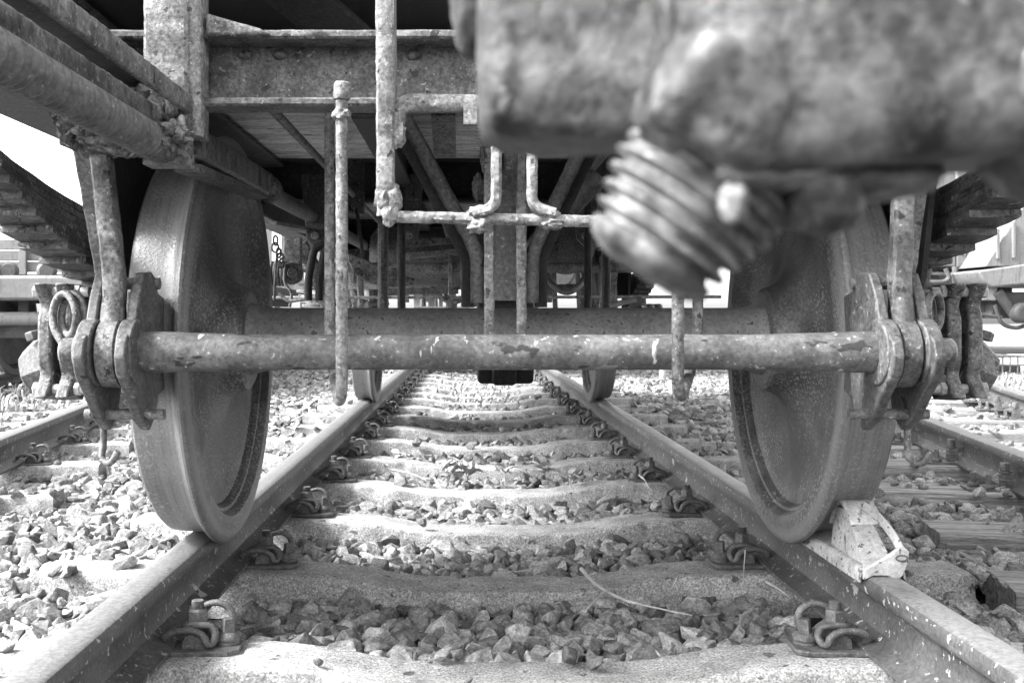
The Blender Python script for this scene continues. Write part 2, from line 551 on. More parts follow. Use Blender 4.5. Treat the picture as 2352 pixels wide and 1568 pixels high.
def concrete_sleeper(seed):
    mb = MB(); n = 190
    sec0 = [(-.120, -.11), (-.113, -.06), (-.106, -.03), (-.102, -.010), (-.099, -.003), (-.093, 0), (-.06, .001), (-.02, 0), (.02, 0), (.06, .001), (.093, 0), (.099, -.003), (.102, -.010), (.106, -.03), (.113, -.06), (.120, -.11)]
    so = Vector((seed * 3.1, seed * 1.7, 0))
    for i in range(n + 1):
        x = -1.25 + 2.5 * i / n
        dip = .046 / (1 + (abs(x) / .36) ** 6)
        for a, b in sec0:
            k = 1 if 0 < i < n else 0
            q = Vector((x, a, b)) + so
            p = Vector((x, a * .90, b - (dip if b > -.08 else 0)))
            p += Vector((0, mnoise.noise(q * 7), mnoise.noise(q * 7 + Vector((5, 0, 0))))) * .0022 * k
            p += Vector((0, mnoise.noise(q * 45), mnoise.noise(q * 45 + Vector((9, 0, 0))))) * .0022 * k
            if abs(a) in (.099, .102, .093):     # chipped edges
                c = max(0, mnoise.noise(q * 16 + Vector((0, 0, 30))) - .22)
                p += Vector((0, -math.copysign(1, a) * c * .030, -c * .026)) * k
            mb.v.append(p)
    m = len(sec0)
    for i in range(n):
        for j in range(m):
            a = i * m + j; b = i * m + (j + 1) % m
            mb.f.append([a, b, b + m, a + m])
    mb.f.append(list(range(m))); mb.f.append([n * m + j for j in range(m)][::-1])
    return mb.mesh('sleeper', 40)
def wood_sleeper(seed):
    mb = MB(); n = 40
    sec0 = [(-.125, -.12), (-.125, -.008), (-.117, 0), (-.06, .002), (-.02, -.003), (.04, .001), (.117, 0), (.125, -.008), (.125, -.12)]
    for i in range(n + 1):
        x = -1.3 + 2.6 * i / n
        for a, b in sec0:
            p = Vector((x, a, b))
            q = Vector((x * 2, a * 26, b * 26)) + Vector((seed * 3.7, 0, 0))
            mb.v.append(p + Vector((0, mnoise.noise(q), mnoise.noise(q + Vector((5, 0, 0))))) * (.006 if 1 < i < n - 1 else .0015))
    m = len(sec0)
    for i in range(n):
        for j in range(m):
            a = i * m + j; b = i * m + (j + 1) % m
            mb.f.append([a, b, b + m, a + m])
    mb.f.append(list(range(m))); mb.f.append([n * m + j for j in range(m)][::-1])
    return mb.mesh('sleeper', 40)

# one fastening, local frame: +X away from the rail, Y along it, Z up from the sleeper top; origin under the bolt
def fastening_meshes():
    mb = MB()
    mb.prism([(-.20, -.075, 0), (.09, -.075, 0), (.115, -.05, 0), (.115, .05, 0), (.09, .075, 0), (-.20, .075, 0)], (0, 0, -.004), (0, 0, .012))
    plate = mb.mesh('base_plate')
    lugs = []
    for y in (-.034, .034):
        mb = MB()
        pts = [(-.033 + .0, y, .01)] + [(.000 + .030 * math.cos(t), y, .036 + .024 * math.sin(t)) for t in [math.pi - math.pi * i / 8 for i in range(9)]] + [(.033, y, .01)]
        mb.prism(pts, (0, -.012, 0), (0, .012, 0))
        lugs.append(mb.mesh('lug', 40))
    mb = MB()
    path = [(-.075, -.040, .034), (-.072, -.048, .046), (-.045, -.052, .060), (-.005, -.052, .062), (.024, -.052, .045), (.032, -.050, .022), (.042, -.040, .017),
            (.050, -.026, .035), (.040, -.020, .062), (.012, -.024, .070), (-.020, -.018, .066), (-.030, .0, .062), (-.016, .018, .064), (.020, .024, .060),
            (.048, .030, .030), (.064, .040, .024), (.080, .046, .050), (.076, .048, .090), (.050, .050, .112), (.020, .050, .110), (-.004, .050, .094), (-.030, .048, .062), (-.070, .044, .038)]
    mb.tube(spline([(a, b, c * 1.05 + .006) for a, b, c in path], 5), .0105, 10)
    clip = mb.mesh('spring_clip', 60)
    mb = MB()
    mb.lathe([(.0, .014), (.130, .014)] , (0, 0, .01), (0, 0, 1), 16)
    pr = []
    z = .118
    while z < .148:
        pr += [(z, .0140), (z + .0016, .0163), (z + .0032, .0140)]; z += .0036
    pr += [(.150, .012)]
    mb.lathe(pr, (0, 0, 0), (0, 0, 1), 18)
    mb.lathe([(.078, .031), (.079, .033), (.083, .033), (.084, .030)], (0, 0, 0), (0, 0, 1), 24)
    hexhead(mb, (0, 0, .084), (0, 0, 1), .0265, .040)
    bolt = mb.mesh('bolt', 30)
    mb = MB()
    mb.lathe([(.010, .030), (.018, .031), (.020, .028), (.024, .031), (.032, .031), (.040, .026), (.048, .021)], (.076, .004, 0), (0, 0, 1), 20)
    mb.box((.076, .004, .068), (.030, .030, .046), Matrix.Rotation(.5, 3, 'Z'), .78)
    screw = mb.mesh('coach_screw', 35)
    return [('base_plate', plate, .003), ('lug', lugs[0], .003), ('lug', lugs[1], .003), ('spring_clip', clip, 0), ('bolt', bolt, .0015), ('coach_screw', screw, .003)]
FAST = fastening_meshes()
for _n, me, _b in FAST:
    for v in me.vertices: v.co.z *= .70
for _, me, _b in FAST: me.materials.append(M['clip'])

def fastening(parent, x, y, side, slope=0, simple=False):
    """side +1: fastening lies towards +x of its rail"""
    root = None
    for nm, me, bev in FAST:
        o = bpy.data.objects.new(nm, me) if root else bpy.data.objects.new('rail_fastening', me)
        COL.objects.link(o)
        if root is None:
            root = o; o.parent = parent
            o.location = Vector((x, y, SLEEPER_TOP)) - parent.location
            o.rotation_euler = (0, 0, -math.atan(slope) + random.uniform(-.09, .09))
            o.scale = (.80 * (1 if side > 0 else -1), .78, random.uniform(.88, .98))
        else:
            o.parent = root
        if bev:
            b = o.modifiers.new('bevel', 'BEVEL'); b.width = bev; b.segments = 2; b.limit_method = 'ANGLE'; b.angle_limit = R(32)
    return root

main = thing('railway_track', 'straight railway track on concrete sleepers running under the wagon, between the wheels', 'railway track', (0, 2, -.26))
rail('rail', (-.7585, -.8, 0), (-.7585, 40, 0), main)
rail('rail', (.7585, -.8, 0), (.7585, 40, 0), main)
cs = [concrete_sleeper(i) for i in range(4)]
for k, y in enumerate(SL):
    o = place('sleeper', cs[k % 4], M['concrete'], main)
    o.location = o.location + Vector((random.uniform(-.02, .02), y, SLEEPER_TOP + random.uniform(-.004, .002)))
    o.rotation_euler = (0, random.uniform(-.003, .003), random.uniform(-.012, .012))
    for s in (-1, 1):
        fastening(main, s * .7585 - s * .1005, y + .03, -s)

ltrack = thing('railway_track', 'neighbouring railway track left of the wagon, one rail seen beyond the wheel', 'railway track', (lrx(4) - .75, 4, -.26), 'side tracks')
rail('rail', (lrx(-1) - .036, -1, 0), (lrx(40) - .036, 40, 0), ltrack)
rail('rail', (lrx(-1) - 1.54, -1, 0), (lrx(40) - 1.54, 40, 0), ltrack)
for sx, sy in LSL:
    o = place('sleeper', cs[int(sy * 3) % 4], M['concrete'], ltrack)
    o.rotation_euler = (0, 0, .145); o.location = o.location + Vector((sx - .87, sy - .87 * .145, SLEEPER_TOP))
    fastening(ltrack, sx - .036 + .1005, sy, 1, -LRS * -1)
rtrack = thing('railway_track', 'neighbouring railway track right of the wagon on grey wooden sleepers', 'railway track', (rrx(4) + .75, 4, -.26), 'side tracks')
rail('rail', (rrx(-1) + .036, -1, 0), (rrx(40) + .036, 40, 0), rtrack)
# outer rail of the right track bends away
mb = MB(); mb.sweep([(rrx(-1) + 1.54, -1, 0), (rrx(4) + 1.54, 4, 0), (3.72, 7.26, 0), (4.69, 10.46, 0), (7.2, 18, 0)], rail_section(), step=.6)
mb.build('rail', M['rail'], rtrack, sharp=28)
ws = [wood_sleeper(i) for i in range(3)]
for i, (sx, sy) in enumerate(RSL):
    o = place('sleeper', ws[i % 3], M['wood'], rtrack)
    o.rotation_euler = (0, 0, -.177 + random.uniform(-.02, .02)); o.location = o.location + Vector((sx + .79, sy - .79 * .177, SLEEPER_TOP))
# plain clamp fastenings on the wooden sleepers
def clamp_meshes():
    a = MB(); a.prism([(-.20, -.08, 0), (.16, -.08, 0), (.16, .08, 0), (-.20, .08, 0)], (0, 0, 0), (0, 0, .012))
    b = MB(); b.box((-.03, -.02, .03), (.06, .05, .04)); b.box((-.045, .01, .062), (.07, .07, .022), Matrix.Rotation(.25, 3, 'Y'))
    b.lathe([(0, .03), (.008, .03)], (-.03, .01, .074), (0, 0, 1), 16); hexhead(b, (-.03, .01, .082), (0, 0, 1), .026, .036)
    cs_ = []
    for x, y in ((.06, -.045), (.11, .03)):
        c = MB(); cs_.append(c)
        c.lathe([(.012, .029), (.022, .029), (.03, .022)], (x, y, 0), (0, 0, 1), 18); c.box((x, y, .05), (.03, .03, .045), Matrix.Rotation(.3, 3, 'Z'), .8)
    return [('base_plate', a.mesh('base_plate'), .003), ('clamp', b.mesh('clamp'), .003), *[('coach_screw', c.mesh('coach_screw'), .003) for c in cs_]]
CL = clamp_meshes()
for _, me, _b in CL: me.materials.append(M['clip'])
FAST_KEEP = FAST
FAST = CL
for sx, sy in RSL: fastening(rtrack, sx + .036 - .085, sy + .005, -1, RRS)
for x, y in ((3.55, 7.0), (3.78, 7.7), (4.02, 8.4), (4.25, 9.1)): fastening(rtrack, x - .06, y, -1, .3)
FAST = FAST_KEEP

# ------------------------------------------------------------------ the wagon above the camera
Z1 = 2.69; AXZ = .479; WB = 4.2
wagon = thing('freight_wagon', 'grey freight wagon standing over the main track, seen from underneath between its wheels', 'freight wagon', (0, 4.5, 0))

def wheel_mesh():
    pr = [(-.034, .070), (-.036, .100), (-.035, .118), (-.028, .128), (-.008, .134), (.018, .150), (.042, .188), (.056, .24), (.060, .30), (.055, .345), (.048, .380), (.045, .402),
          (.040, .412), (.028, .417), (.022, .422), (.020, .429), (.006, .436), (0, .442), (0, .486), (.003, .497), (.009, .505), (.015, .5075), (.021, .506), (.027, .499),
          (.031, .490), (.036, .485), (.044, .4815), (.060, .4795), (.085, .478), (.110, .4765), (.127, .474), (.134, .468), (.135, .460), (.135, .425), (.125, .412), (.100, .405),
          (.088, .385), (.084, .30), (.094, .20), (.118, .145), (.138, .132), (.140, .07)]
    mb = MB(); mb.lathe(pr, (0, 0, 0), (1, 0, 0), 128, caps=False)
    return mb.mesh('wheel', 30)
wheel_me = wheel_mesh(); wheel_me.materials.append(M['wheel'])
def axle_mesh():
    h = [(1.085, .058), (1.08, .062), (.86, .062), (.85, .085), (.80, .092), (.645, .092), (.640, .091), (.632, .088), (.615, .082), (.59, .0795), (.55, .0785)]
    pr = [(-a, r) for a, r in h] + [(a, r) for a, r in h[::-1]]
    mb = MB(); mb.lathe(pr, (0, 0, 0), (1, 0, 0), 64); return mb.mesh('axle', 40)
axle_me = axle_mesh(); axle_me.materials.append(M['axle'])
def wheelset(parent, x, y):
    a = bpy.data.objects.new('wheelset', axle_me); COL.objects.link(a); a.parent = parent
    a.location = Vector((x, y, AXZ)) - parent.location
    for s in (-1, 1):
        w = bpy.data.objects.new('wheel', wheel_me); COL.objects.link(w); w.parent = a
        w.location = (s * .68, 0, 0); w.rotation_euler = (random.uniform(0, 6), 0, 0 if s > 0 else math.pi)
    return a
wheelset(wagon, -.004, Z1)
wheelset(wagon, -.004, Z1 + WB)

# frame: solebars, floor, cross members
for s in (-1, 1):
    mb = MB(); x = s * .985
    mb.box((x, 5.0, 1.05), (.012, 9.4, .26)); mb.box((x - s * .055, 5.0, .925), (.10, 9.4, .014)); mb.box((x - s * .055, 5.0, 1.172), (.10, 9.4, .014))
    mb.build('solebar', M['frame'], wagon, .003)
bm_ = None
fb = MB(); fb.box((0, 0, 0), (2.5, .438, .045)); plank_me = fb.mesh('floor_plank'); plank_me.materials.append(M['board'])
mb = MB(); mb.box((0, 2.62, 1.215), (2.5, 1.30, .03)); mb.build('floor_plate', M['dark'], wagon, .004)
y = 3.50
while y < 9.6:
    place('floor_plank', plank_me, None, wagon, .004, 2, (random.uniform(-.01, .01), y, 1.215 + random.uniform(-.003, .003))); y += .4455
def channel(y, zb, zt, m, x0=-.98, x1=.98, t=.012, fl=.075, rivets=()):
    mb = MB()
    mb.sweep([((x0), y, (zb + zt) / 2), (x1, y, (zb + zt) / 2)], rect(t, zt - zb), step=.03, amp=.0015, ns=14)
    for z in (zb, zt):
        mb.sweep([(x0, y - fl / 2, z), (x1, y - fl / 2, z)], rect(fl, .016, .004), step=.02, amp=.004, ns=22)
    o = mb.build('crossmember', m, wagon, 0, 40)
    for dx in rivets:
        r = MB(); r.blob((dx, y - t * .5, zt - .022), (.016, .012, .011), .15, 2, 2); r.build('rivet', m, o)
    return o
channel(2.02, PZ(246, 2.0), PZ(95, 2.0), M['paint'], PX(240, 2.02), .9, rivets=(PX(560, 2), PX(640, 2), PX(950, 2)))
channel(4.50, 1.02, 1.19, M['dark'])
channel(7.3, 1.00, 1.19, M['dark']); channel(9.4, .94, 1.19, M['dark'])
# upper cross bearer and brace above it, deep in shade
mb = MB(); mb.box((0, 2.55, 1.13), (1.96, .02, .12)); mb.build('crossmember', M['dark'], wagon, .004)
mb = MB(); mb.sweep([P(620, -60, 2.1), P(800, 92, 2.25)], rect(.16, .014), up=(0, 0, 1)); mb.build('diagonal_brace', M['dark'], wagon, .003)
mb = MB(); mb.prism([P(478, 35, 1.95), P(500, 42, 1.95), P(600, 70, 1.95), P(628, 84, 1.95), P(478, 90, 1.95)], (0, -.02, 0), (0, .03, 0)); mb.build('gusset', M['crust'], wagon, .006)
# longitudinal inner beams
for dx in (-.36, .36):
    mb = MB(); mb.box((dx, 5.9, 1.09), (.014, 7.0, .20)); mb.box((dx + .03, 5.9, .99), (.07, 7.0, .012)); mb.build('longitudinal_beam', M['dark'], wagon, .003)

# left post, push rod and flat bars
post = MB(); post.sweep([P(388, 352, 1.93), P(388, -60, 1.93)], rect(.080, .05, .006), up=(0, 1, 0), step=.012, amp=.0025, ns=45)
post.sweep([P(452, 318, 1.95), P(452, -60, 1.95)], rect(.030, .07, .006), up=(0, 1, 0), step=.012, amp=.003, ns=45)
post.box(P(388, 366, 1.93), (.077, .06, .026))
po = post.build('post', M['light'], wagon, 0, 45)
def rodline(zx, xr, y0, y1): return [(CX - xr, y, CZ + zx * xr) for y in (y0, y1)]
pr = []
y = 0
while y < .80:
    pr += [(y, .0250), (y + .005, .0318), (y + .010, .0318), (y + .0150, .0250)]; y += .0215
mb = MB(); mb.lathe(pr, (CX - .55, 1.10, CZ + .552 * .55), (.0, 1, .0), 36); mb.build('ribbed_rod', M['rib'], wagon, 0, 60)
mb = MB(); mb.sweep(rodline(.755, .50, .95, 1.90), rect(.012, .036, .003), step=.012, amp=.003, ns=30); mb.build('flat_bar', M['paint'], wagon, 0, 45)
mb = MB(); mb.sweep(rodline(.64, .55, .95, 1.93), rect(.012, .034, .003), step=.012, amp=.003, ns=30); mb.build('flat_bar', M['paint'], wagon, 0, 45)
mb = MB(); mb.sweep(rodline(.70, .60, .95, 1.93), rect(.05, .010, .003), step=.02, amp=.003, ns=30); mb.build('flat_bar', M['dark'], wagon, 0, 45)
# crusted knuckle where rod meets the post
mb = MB()
for (dx, dy, d, sx, sy, sz) in ((375, 262, 1.92, .045, .06, .05), (330, 285, 1.95, .05, .05, .035), (270, 312, 1.90, .045, .06, .028), (310, 322, 1.88, .045, .06, .026), (225, 308, 1.92, .03, .06, .026), (180, 300, 1.95, .03, .05, .03), (150, 262, 1.95, .018, .04, .03),
                                (405, 280, 1.90, .026, .04, .055), (360, 220, 1.95, .04, .05, .045), (355, 322, 1.87, .05, .06, .028), (395, 318, 1.86, .03, .05, .03)):
    mb.blob(P(dx, dy, d), (sx, sy, sz), .55, 2.6, 4)
mb.build('crusted_knuckle', M['crust'], wagon, 0, 70)
mb = MB(); mb.blob(P(417, 280, 1.87), (.007, .01, .014), .3, 2, 2); mb.blob(P(424, 312, 1.87), (.009, .01, .011), .3, 2, 2); mb.build('split_pin', M['nut'], wagon)
# bar behind the post and pull rod
mb = MB(); mb.sweep([P(436, 322, 1.97), P(615, 425, 2.85)], rect(.034, .060, .006), step=.015, amp=.002, ns=35); mb.sweep([P(430, 385, 2.0), P(600, 452, 2.85)], rect(.05, .014), step=.02, amp=.002)
mb.build('brake_rod_bracket', M['paint'], wagon, 0, 45)
mb = MB(); mb.tube([P(600, 432, 2.8), P(835, 562, 5.2)], .024, 16, step=.02, amp=.002); mb.blob(P(622, 436, 2.84), (.03, .04, .035), .2, 2, 3); mb.build('pull_rod', M['paint'], wagon, 0, 60)
# right side repeats the pull rod and its bracket
mb = MB(); mb.tube([(.50, 1.2, .86), (.50, 4.3, .83)], .024, 16); mb.build('pull_rod', M['paint'], wagon, 0, 60)

# safety loops round the brake beam
def loop_path(xf, xb, yf, yb, ztop_f, zbot, ztop_b):
    return fillet([(xf, yf, ztop_f), (xf, yf, zbot + .02), (xf + (xb - xf) * .12, yf + .03, zbot), (xb - (xb - xf) * .1, yb - .02, zbot + .07), (xb, yb, zbot + .12), (xb, yb, ztop_b)], .05)
mb = MB(); mb.tube(loop_path(PX(785, 1.88), PX(757, 2.2), 1.88, 2.2, PZ(200, 1.88), PZ(926, 1.88), PZ(255, 2.2)), .0108, 12, step=.008, amp=.0018, ns=60)
mb.lathe([(0, .0150), (.003, .0168), (.028, .0168), (.031, .014)], P(785, 229, 1.88), (.04, 0, 1), 6); mb.blob(P(783, 264, 1.88), (.017, .017, .014), .3, 2.4, 3); mb.blob(P(787, 205, 1.88), (.014, .014, .010), .35, 2.4, 3)
mb.build('safety_loop', M['light'], wagon, 0, 55)
mb = MB(); mb.sweep(loop_path(PX(1557, 1.88), PX(1603, 2.2), 1.88, 2.2, PZ(300, 1.88), PZ(915, 1.88), PZ(400, 2.2)), circ(.0112, 10), step=.008, amp=.002, ns=50)
mb.build('safety_loop', M['paint'], wagon, 0, 55)

# welded bar cage
mb = MB(); mb.sweep([P(884, -60, 1.72), P(886, 495, 1.75)], rect(.030, .014, .004), up=(0, 1, 0), step=.01, amp=.0022, ns=50); mb.sweep([P(901, -60, 1.74), P(905, 250, 1.77)], rect(.008, .06), up=(0, 1, 0), step=.03, amp=.002)
for dx, dy in ((905, 285), (912, 310), (905, 455), (880, 455), (895, 490)): mb.blob(P(dx, dy, 1.75), (.014, .014, .022), .35, 2.3, 3)
mb.build('cage_upright', M['light'], wagon, 0, 45)
mb = MB(); mb.sweep(fillet([P(908, 330, 1.76), P(912, 235, 1.76), P(1110, 240, 1.76)], .03), rect(.028, .030, .006), up=(0, 1, 0), step=.01, amp=.002, ns=50); mb.box(P(1080, 262, 1.74), (.022, .02, .036)); mb.build('cage_bar', M['light'], wagon, 0, 45)
mb = MB(); mb.sweep([P(890, 497, 1.75), P(1360, 508, 1.75), P(1620, 512, 1.75)], rect(.020, .019, .006), step=.008, amp=.0026, ns=55)
for dx, dy in ((1100, 488), (1105, 512), (1262, 492), (1268, 512), (1100, 520)): mb.blob(P(dx, dy, 1.745), (.018, .014, .011), .4, 2.3, 3)
mb.build('cage_bar', M['light'], wagon, 0, 45)
for pts in ([P(1140, 180, 1.74), P(1140, 475, 1.74), P(1085, 490, 1.74)], [P(1222, 180, 1.74), P(1222, 476, 1.74), P(1275, 490, 1.74)]):
    mb = MB(); mb.sweep(fillet(pts, .02), rect(.018, .018, .005), up=(0, 1, 0), step=.008, amp=.0022, ns=55); mb.build('cage_hook', M['light'], wagon, 0, 45)
for dx in (1123, 1197):
    mb = MB(); mb.sweep([P(dx, 340, 2.08), P(dx + 1, 790, 2.08)], rect(.020, .010, .003), up=(0, 1, 0), step=.012, amp=.0018, ns=45); mb.build('cage_strap', M['paint'], wagon, 0, 45)

# draw gear block and its diagonal stays
mb = MB(); mb.sweep([P(1162, 690, 2.4), P(1162, 520, 2.4), P(1162, 395, 2.4)], rect(.066, .09, .012), up=(0, 1, 0), step=.02, amp=.003, ns=14); mb.build('draw_gear_block', M['frame'], wagon, 0, 50)
mb = MB(); mb.box(P(1186, 365, 2.25), (.052, .05, .055)); mb.box(P(1125, 330, 2.3), (.02, .04, .07)); mb.build('draw_gear_stop', M['crust'], wagon, .006)
for c_, s_ in ((P(1118, 362, 2.2), (.013, .02, .035)), (P(1097, 432, 2.3), (.012, .03, .03))):
    mb = MB(); mb.blob(c_, s_, .5, 2.5, 3); mb.build('rust_flake', M['crust'], wagon, 0, 70)
for pts in ([P(930, 270, 2.35), P(1078, 545, 2.4), P(1097, 585, 2.4), P(1097, 695, 2.4)], [P(1345, 320, 2.35), P(1238, 545, 2.4), P(1222, 585, 2.4), P(1222, 695, 2.4)]):
    mb = MB(); mb.tube(fillet(pts, .04), .0165, 16, step=.015, amp=.0025, ns=40); mb.build('diagonal_stay', M['frame'], wagon, 0, 55)
    q = [p + Vector((-.022 if pts[0].x < 0 else .022, .03, -.01)) for p in pts]
    mb = MB(); mb.sweep(fillet(q, .04), rect(.008, .028), step=.03); mb.build('stay_web', M['dark'], wagon)
for s, dx in ((-1, 1068), (1, 1243)):
    mb = MB(); mb.blob(P(dx, 630, 2.5), (.012, .05, .055), .25, 2, 3); mb.build('guide_plate', M['crust'], wagon, 0, 60)
mb = MB(); mb.box((PX(1158, 3.25), 3.25, .46), (.165, .28, .245)); mb.box((PX(1158, 3.1), 3.10, .37), (.07, .06, .07)); mb.box((PX(1158, 3.25), 3.3, .8), (.10, .2, .46)); mb.build('draw_gear_housing', M['dark'], wagon, .012)
# horizontal brace rods in the depth
mb = MB(); mb.tube([(-.95, 4.4, PZ(683, 4.4)), (.95, 4.4, PZ(681, 4.4))], .0065, 8, step=.03, amp=.001); mb.build('brace_rod', M['light'], wagon)
for dy, d, m_ in ((552, 4.8, 'paint'), (580, 5.2, 'light'), (628, 7.4, 'paint')):
    mb = MB(); mb.sweep([P(925, dy + 8, d), P(1075, dy - 3, d)], rect(.02, .03), step=.02, amp=.002); mb.build('brace_bar', M[m_], wagon)
for dx, t, d in ((880, 25, 3.4), (922, 19, 3.5), (1350, 18, 3.3), (1392, 20, 3.6)):
    mb = MB(); mb.tube([P(dx, 430, d), P(dx, 715, d)], t / 2 * d / F, 10, step=.03, amp=.002); mb.build('hanger_rod', M['dark'] if dx != 880 else M['frame'], wagon)
mb = MB(); mb.tube([P(1305, 478, 2.9), P(1375, 405, 2.9)], .03, 16); mb.build('ribbed_hose', M['rib'], wagon)
mb = MB(); mb.sweep([P(1018, 262, 3.3), P(1022, 358, 3.55)], rect(.075, .01), up=(0, 1, 0)); mb.build('rivet_plate', M['light'], wagon)
# bolted bracket on the cross member behind the loop
mb = MB(); mb.box(P(815, 430, 3.9), (.07, .02, .20)); br = mb.build('bolt_bracket', M['frame'], wagon, .004)
for dy in (398, 436):
    mb = MB(); mb.lathe([(0, .027), (.008, .027)], P(815, dy, 3.88), (0, -1, 0), 18); hexhead(mb, P(815, dy, 3.872), (0, -1, 0), .019, .018); mb.build('bolt', M['frame'], br)
mb = MB(); mb.sweep([P(818, 475, 3.9), P(830, 560, 3.9), P(838, 640, 3.9)], rect(.012, .02), up=(0, 1, 0)); mb.build('lever', M['dark'], wagon, .002)
# lever plate with bolts, brake lever pivot, chain
mb = MB(); mb.prism([P(x, y, 3.7) for x, y in ((800, 580), (850, 600), (905, 628), (955, 640), (950, 655), (900, 660), (845, 648), (815, 630), (800, 600))], (0, -.02, 0), (0, .02, 0))
lp = mb.build('brake_lever', M['paint'], wagon, .006)
for dx, dy in ((820, 622), (905, 622), (862, 632)):
    mb = MB(); hexhead(mb, P(dx, dy, 3.68), (0, -1, 0), .014, .016); mb.build('bolt', M['paint'], lp)
mb = MB(); mb.sweep([P(673, 545, 3.6), P(673, 640, 3.6)], rect(.062, .03, .004), up=(0, 1, 0)); pv = mb.build('pivot_hanger', M['light'], wagon, .003)
mb = MB(); mb.lathe([(-.08, .02), (-.02, .02), (-.02, .036), (.01, .038), (.02, .036), (.022, .018), (.04, .016)], P(670, 628, 3.58), (.25, -1, 0), 24); mb.build('pivot_pin', M['paint'], pv)
mb = MB()
for i in range(4): mb.tube([P(650 - 8 * i, 628, 3.6) + Vector((0, .04 * math.cos(t), .038 * math.sin(t))) for t in np.linspace(0, 6.28, 20)], .006, 8, up=(1, 0, 0))
mb.build('coil_spring', M['frame'], pv)
mb = MB()
for i, (dx, dy) in enumerate(((633, 552), (632, 568), (640, 580), (644, 592), (647, 604))):
    c = P(dx, dy, 3.5); a = (Vector((1, 0, 0)) if i % 2 else Vector((.5, .85, 0))) * .011
    mb.tube([c + a * math.cos(t) + Vector((0, 0, .016)) * math.sin(t) for t in np.linspace(0, 6.28, 14)], .0035, 6, up=(0, 1, .01))
mb.tube([P(636, 580, 3.5), P(633, 620, 3.5), P(630, 690, 3.5)], .004, 6)
mb.build('chain', M['frame'], wagon, 0, 60)
mb = MB(); mb.tube(spline([P(640, 672, 3.5), P(662, 690, 3.5), P(690, 688, 3.5), P(760, 682, 3.5)], 5), .006, 8); mb.build('hook_wire', M['light'], wagon)
mb = MB()
for o_ in (0, .035): mb.tube(fillet([P(708, 690, 3.4) + Vector((o_, 0, 0)), P(708, 640, 3.4) + Vector((o_, 0, 0)), P(722, 570, 3.4) + Vector((o_, 0, 0)), P(745, 560, 3.4) + Vector((o_, 0, 0))], .03), .013, 10)
mb.build('lever_link', M['dark'], wagon, 0, 60)

# running gear in the depth under the floor
def pipe(name, pts, r, m, f=.06, n=10): 
    mb = MB(); mb.tube(fillet(pts, f), r, n); return mb.build(name, M[m], wagon, 0, 60)
for x, z, r, y0, y1, m in ((.27, .985, .017, 2.05, 9.3, 'paint'), (-.20, .93, .012, 3.2, 9.0, 'frame'), (.62, .93, .014, 3.3, 9.2, 'frame'), (-.52, .98, .010, 2.03, 9.0, 'paint'), (.12, .90, .009, 3.5, 8.6, 'light')):
    pipe('brake_pipe', [(x, y0, z), (x, y1, z)], r, m)
mb = MB(); mb.lathe([(0, .03), (.0, .11), (.03, .145), (.06, .155), (.60, .155), (.63, .145), (.66, .11), (.66, .03)], (-.62, 5.7, .86), (1, 0, 0), 28); rs = mb.build('air_reservoir', M['frame'], wagon, 0, 40)
for x in (-.46, -.14):
    mb = MB(); mb.lathe([(0, .158), (.035, .158)], (x, 5.7, .86), (1, 0, 0), 28); mb.build('strap', M['paint'], rs)
mb = MB(); mb.lathe([(0, .02), (0, .10), (.02, .12), (.22, .12), (.25, .10), (.26, .05), (.42, .045), (.42, .02)], (.38, 5.0, .86), (0, 1, 0), 24); mb.build('brake_cylinder', M['frame'], wagon, 0, 40)
pipe('brake_shaft', [(-.90, 4.9, .76), (.90, 4.9, .76)], .024, 'paint', n=14)
for x, a in ((-.60, .5), (-.18, -.4), (.16, .45), (.52, -.3)):
    rt = Matrix.Rotation(a, 3, 'X')
    mb = MB(); mb.prism([Vector((x, 4.9, .76)) + rt @ Vector((0, p, q)) for p, q in ((-.035, .05), (.035, .05), (.022, -.20), (0, -.225), (-.022, -.20))], (-.011, 0, 0), (.011, 0, 0)); cr = mb.build('crank', M['paint'], wagon, .004)
    mb = MB(); c_ = Vector((x - .02, 4.9, .76)) + rt @ Vector((0, 0, -.19)); mb.lathe([(0, .022), (.05, .022)], c_, (1, 0, 0), 12); mb.build('pin', M['light'], cr)
    pipe('pull_bar', [c_ + Vector((.02, 0, 0)), c_ + Vector((.02, 1.6 if a > 0 else -1.0, .02))], .012, 'frame')
for x in (-.62, -.30, .30, .64):
    mb = MB(); mb.prism([(x - .05, 3.62, 1.02), (x + .05, 3.62, 1.02), (x + .03, 3.62, .80), (x, 3.62, .77), (x - .03, 3.62, .80)], (0, -.008, 0), (0, .008, 0)); hg = mb.build('pipe_hanger', M['frame'], wagon, .003)
    mb = MB(); hexhead(mb, (x, 3.61, .81), (0, -1, 0), .015, .016); mb.build('bolt', M['light'], hg)
for x in (-.78, -.70, .40, .56, .78):
    mb = MB(); mb.sweep([(x, 5.9 + abs(x), .98), (x + .02, 5.9 + abs(x), .56)], rect(.03, .012, .002), up=(0, 1, 0)); mb.build('hanger_strap', M['light'] if x in (-.70, .56) else M['paint'], wagon)
for x0, x1, y_, z_, m in ((-.85, -.15, 6.0, .70, 'light'), (-.85, .85, 7.6, .74, 'paint'), (-.5, -.15, 5.3, .655, 'paint')):
    mb = MB(); mb.sweep([(x0, y_, z_), (x1, y_ + .05, z_ + .01)], rect(.03, .034, .004), step=.03, amp=.002); mb.build('cross_bar', M[m], wagon)
pipe('hose_loop', [(-.30, 6.2, .86), (-.30, 6.0, .66), (-.16, 5.95, .60), (-.08, 6.0, .70), (-.08, 6.3, .86)], .016, 'frame', .1)
pipe('hose_loop', [(.30, 5.6, .88), (.31, 5.4, .70), (.40, 5.3, .64), (.50, 5.4, .72), (.50, 5.7, .88)], .016, 'frame', .1)
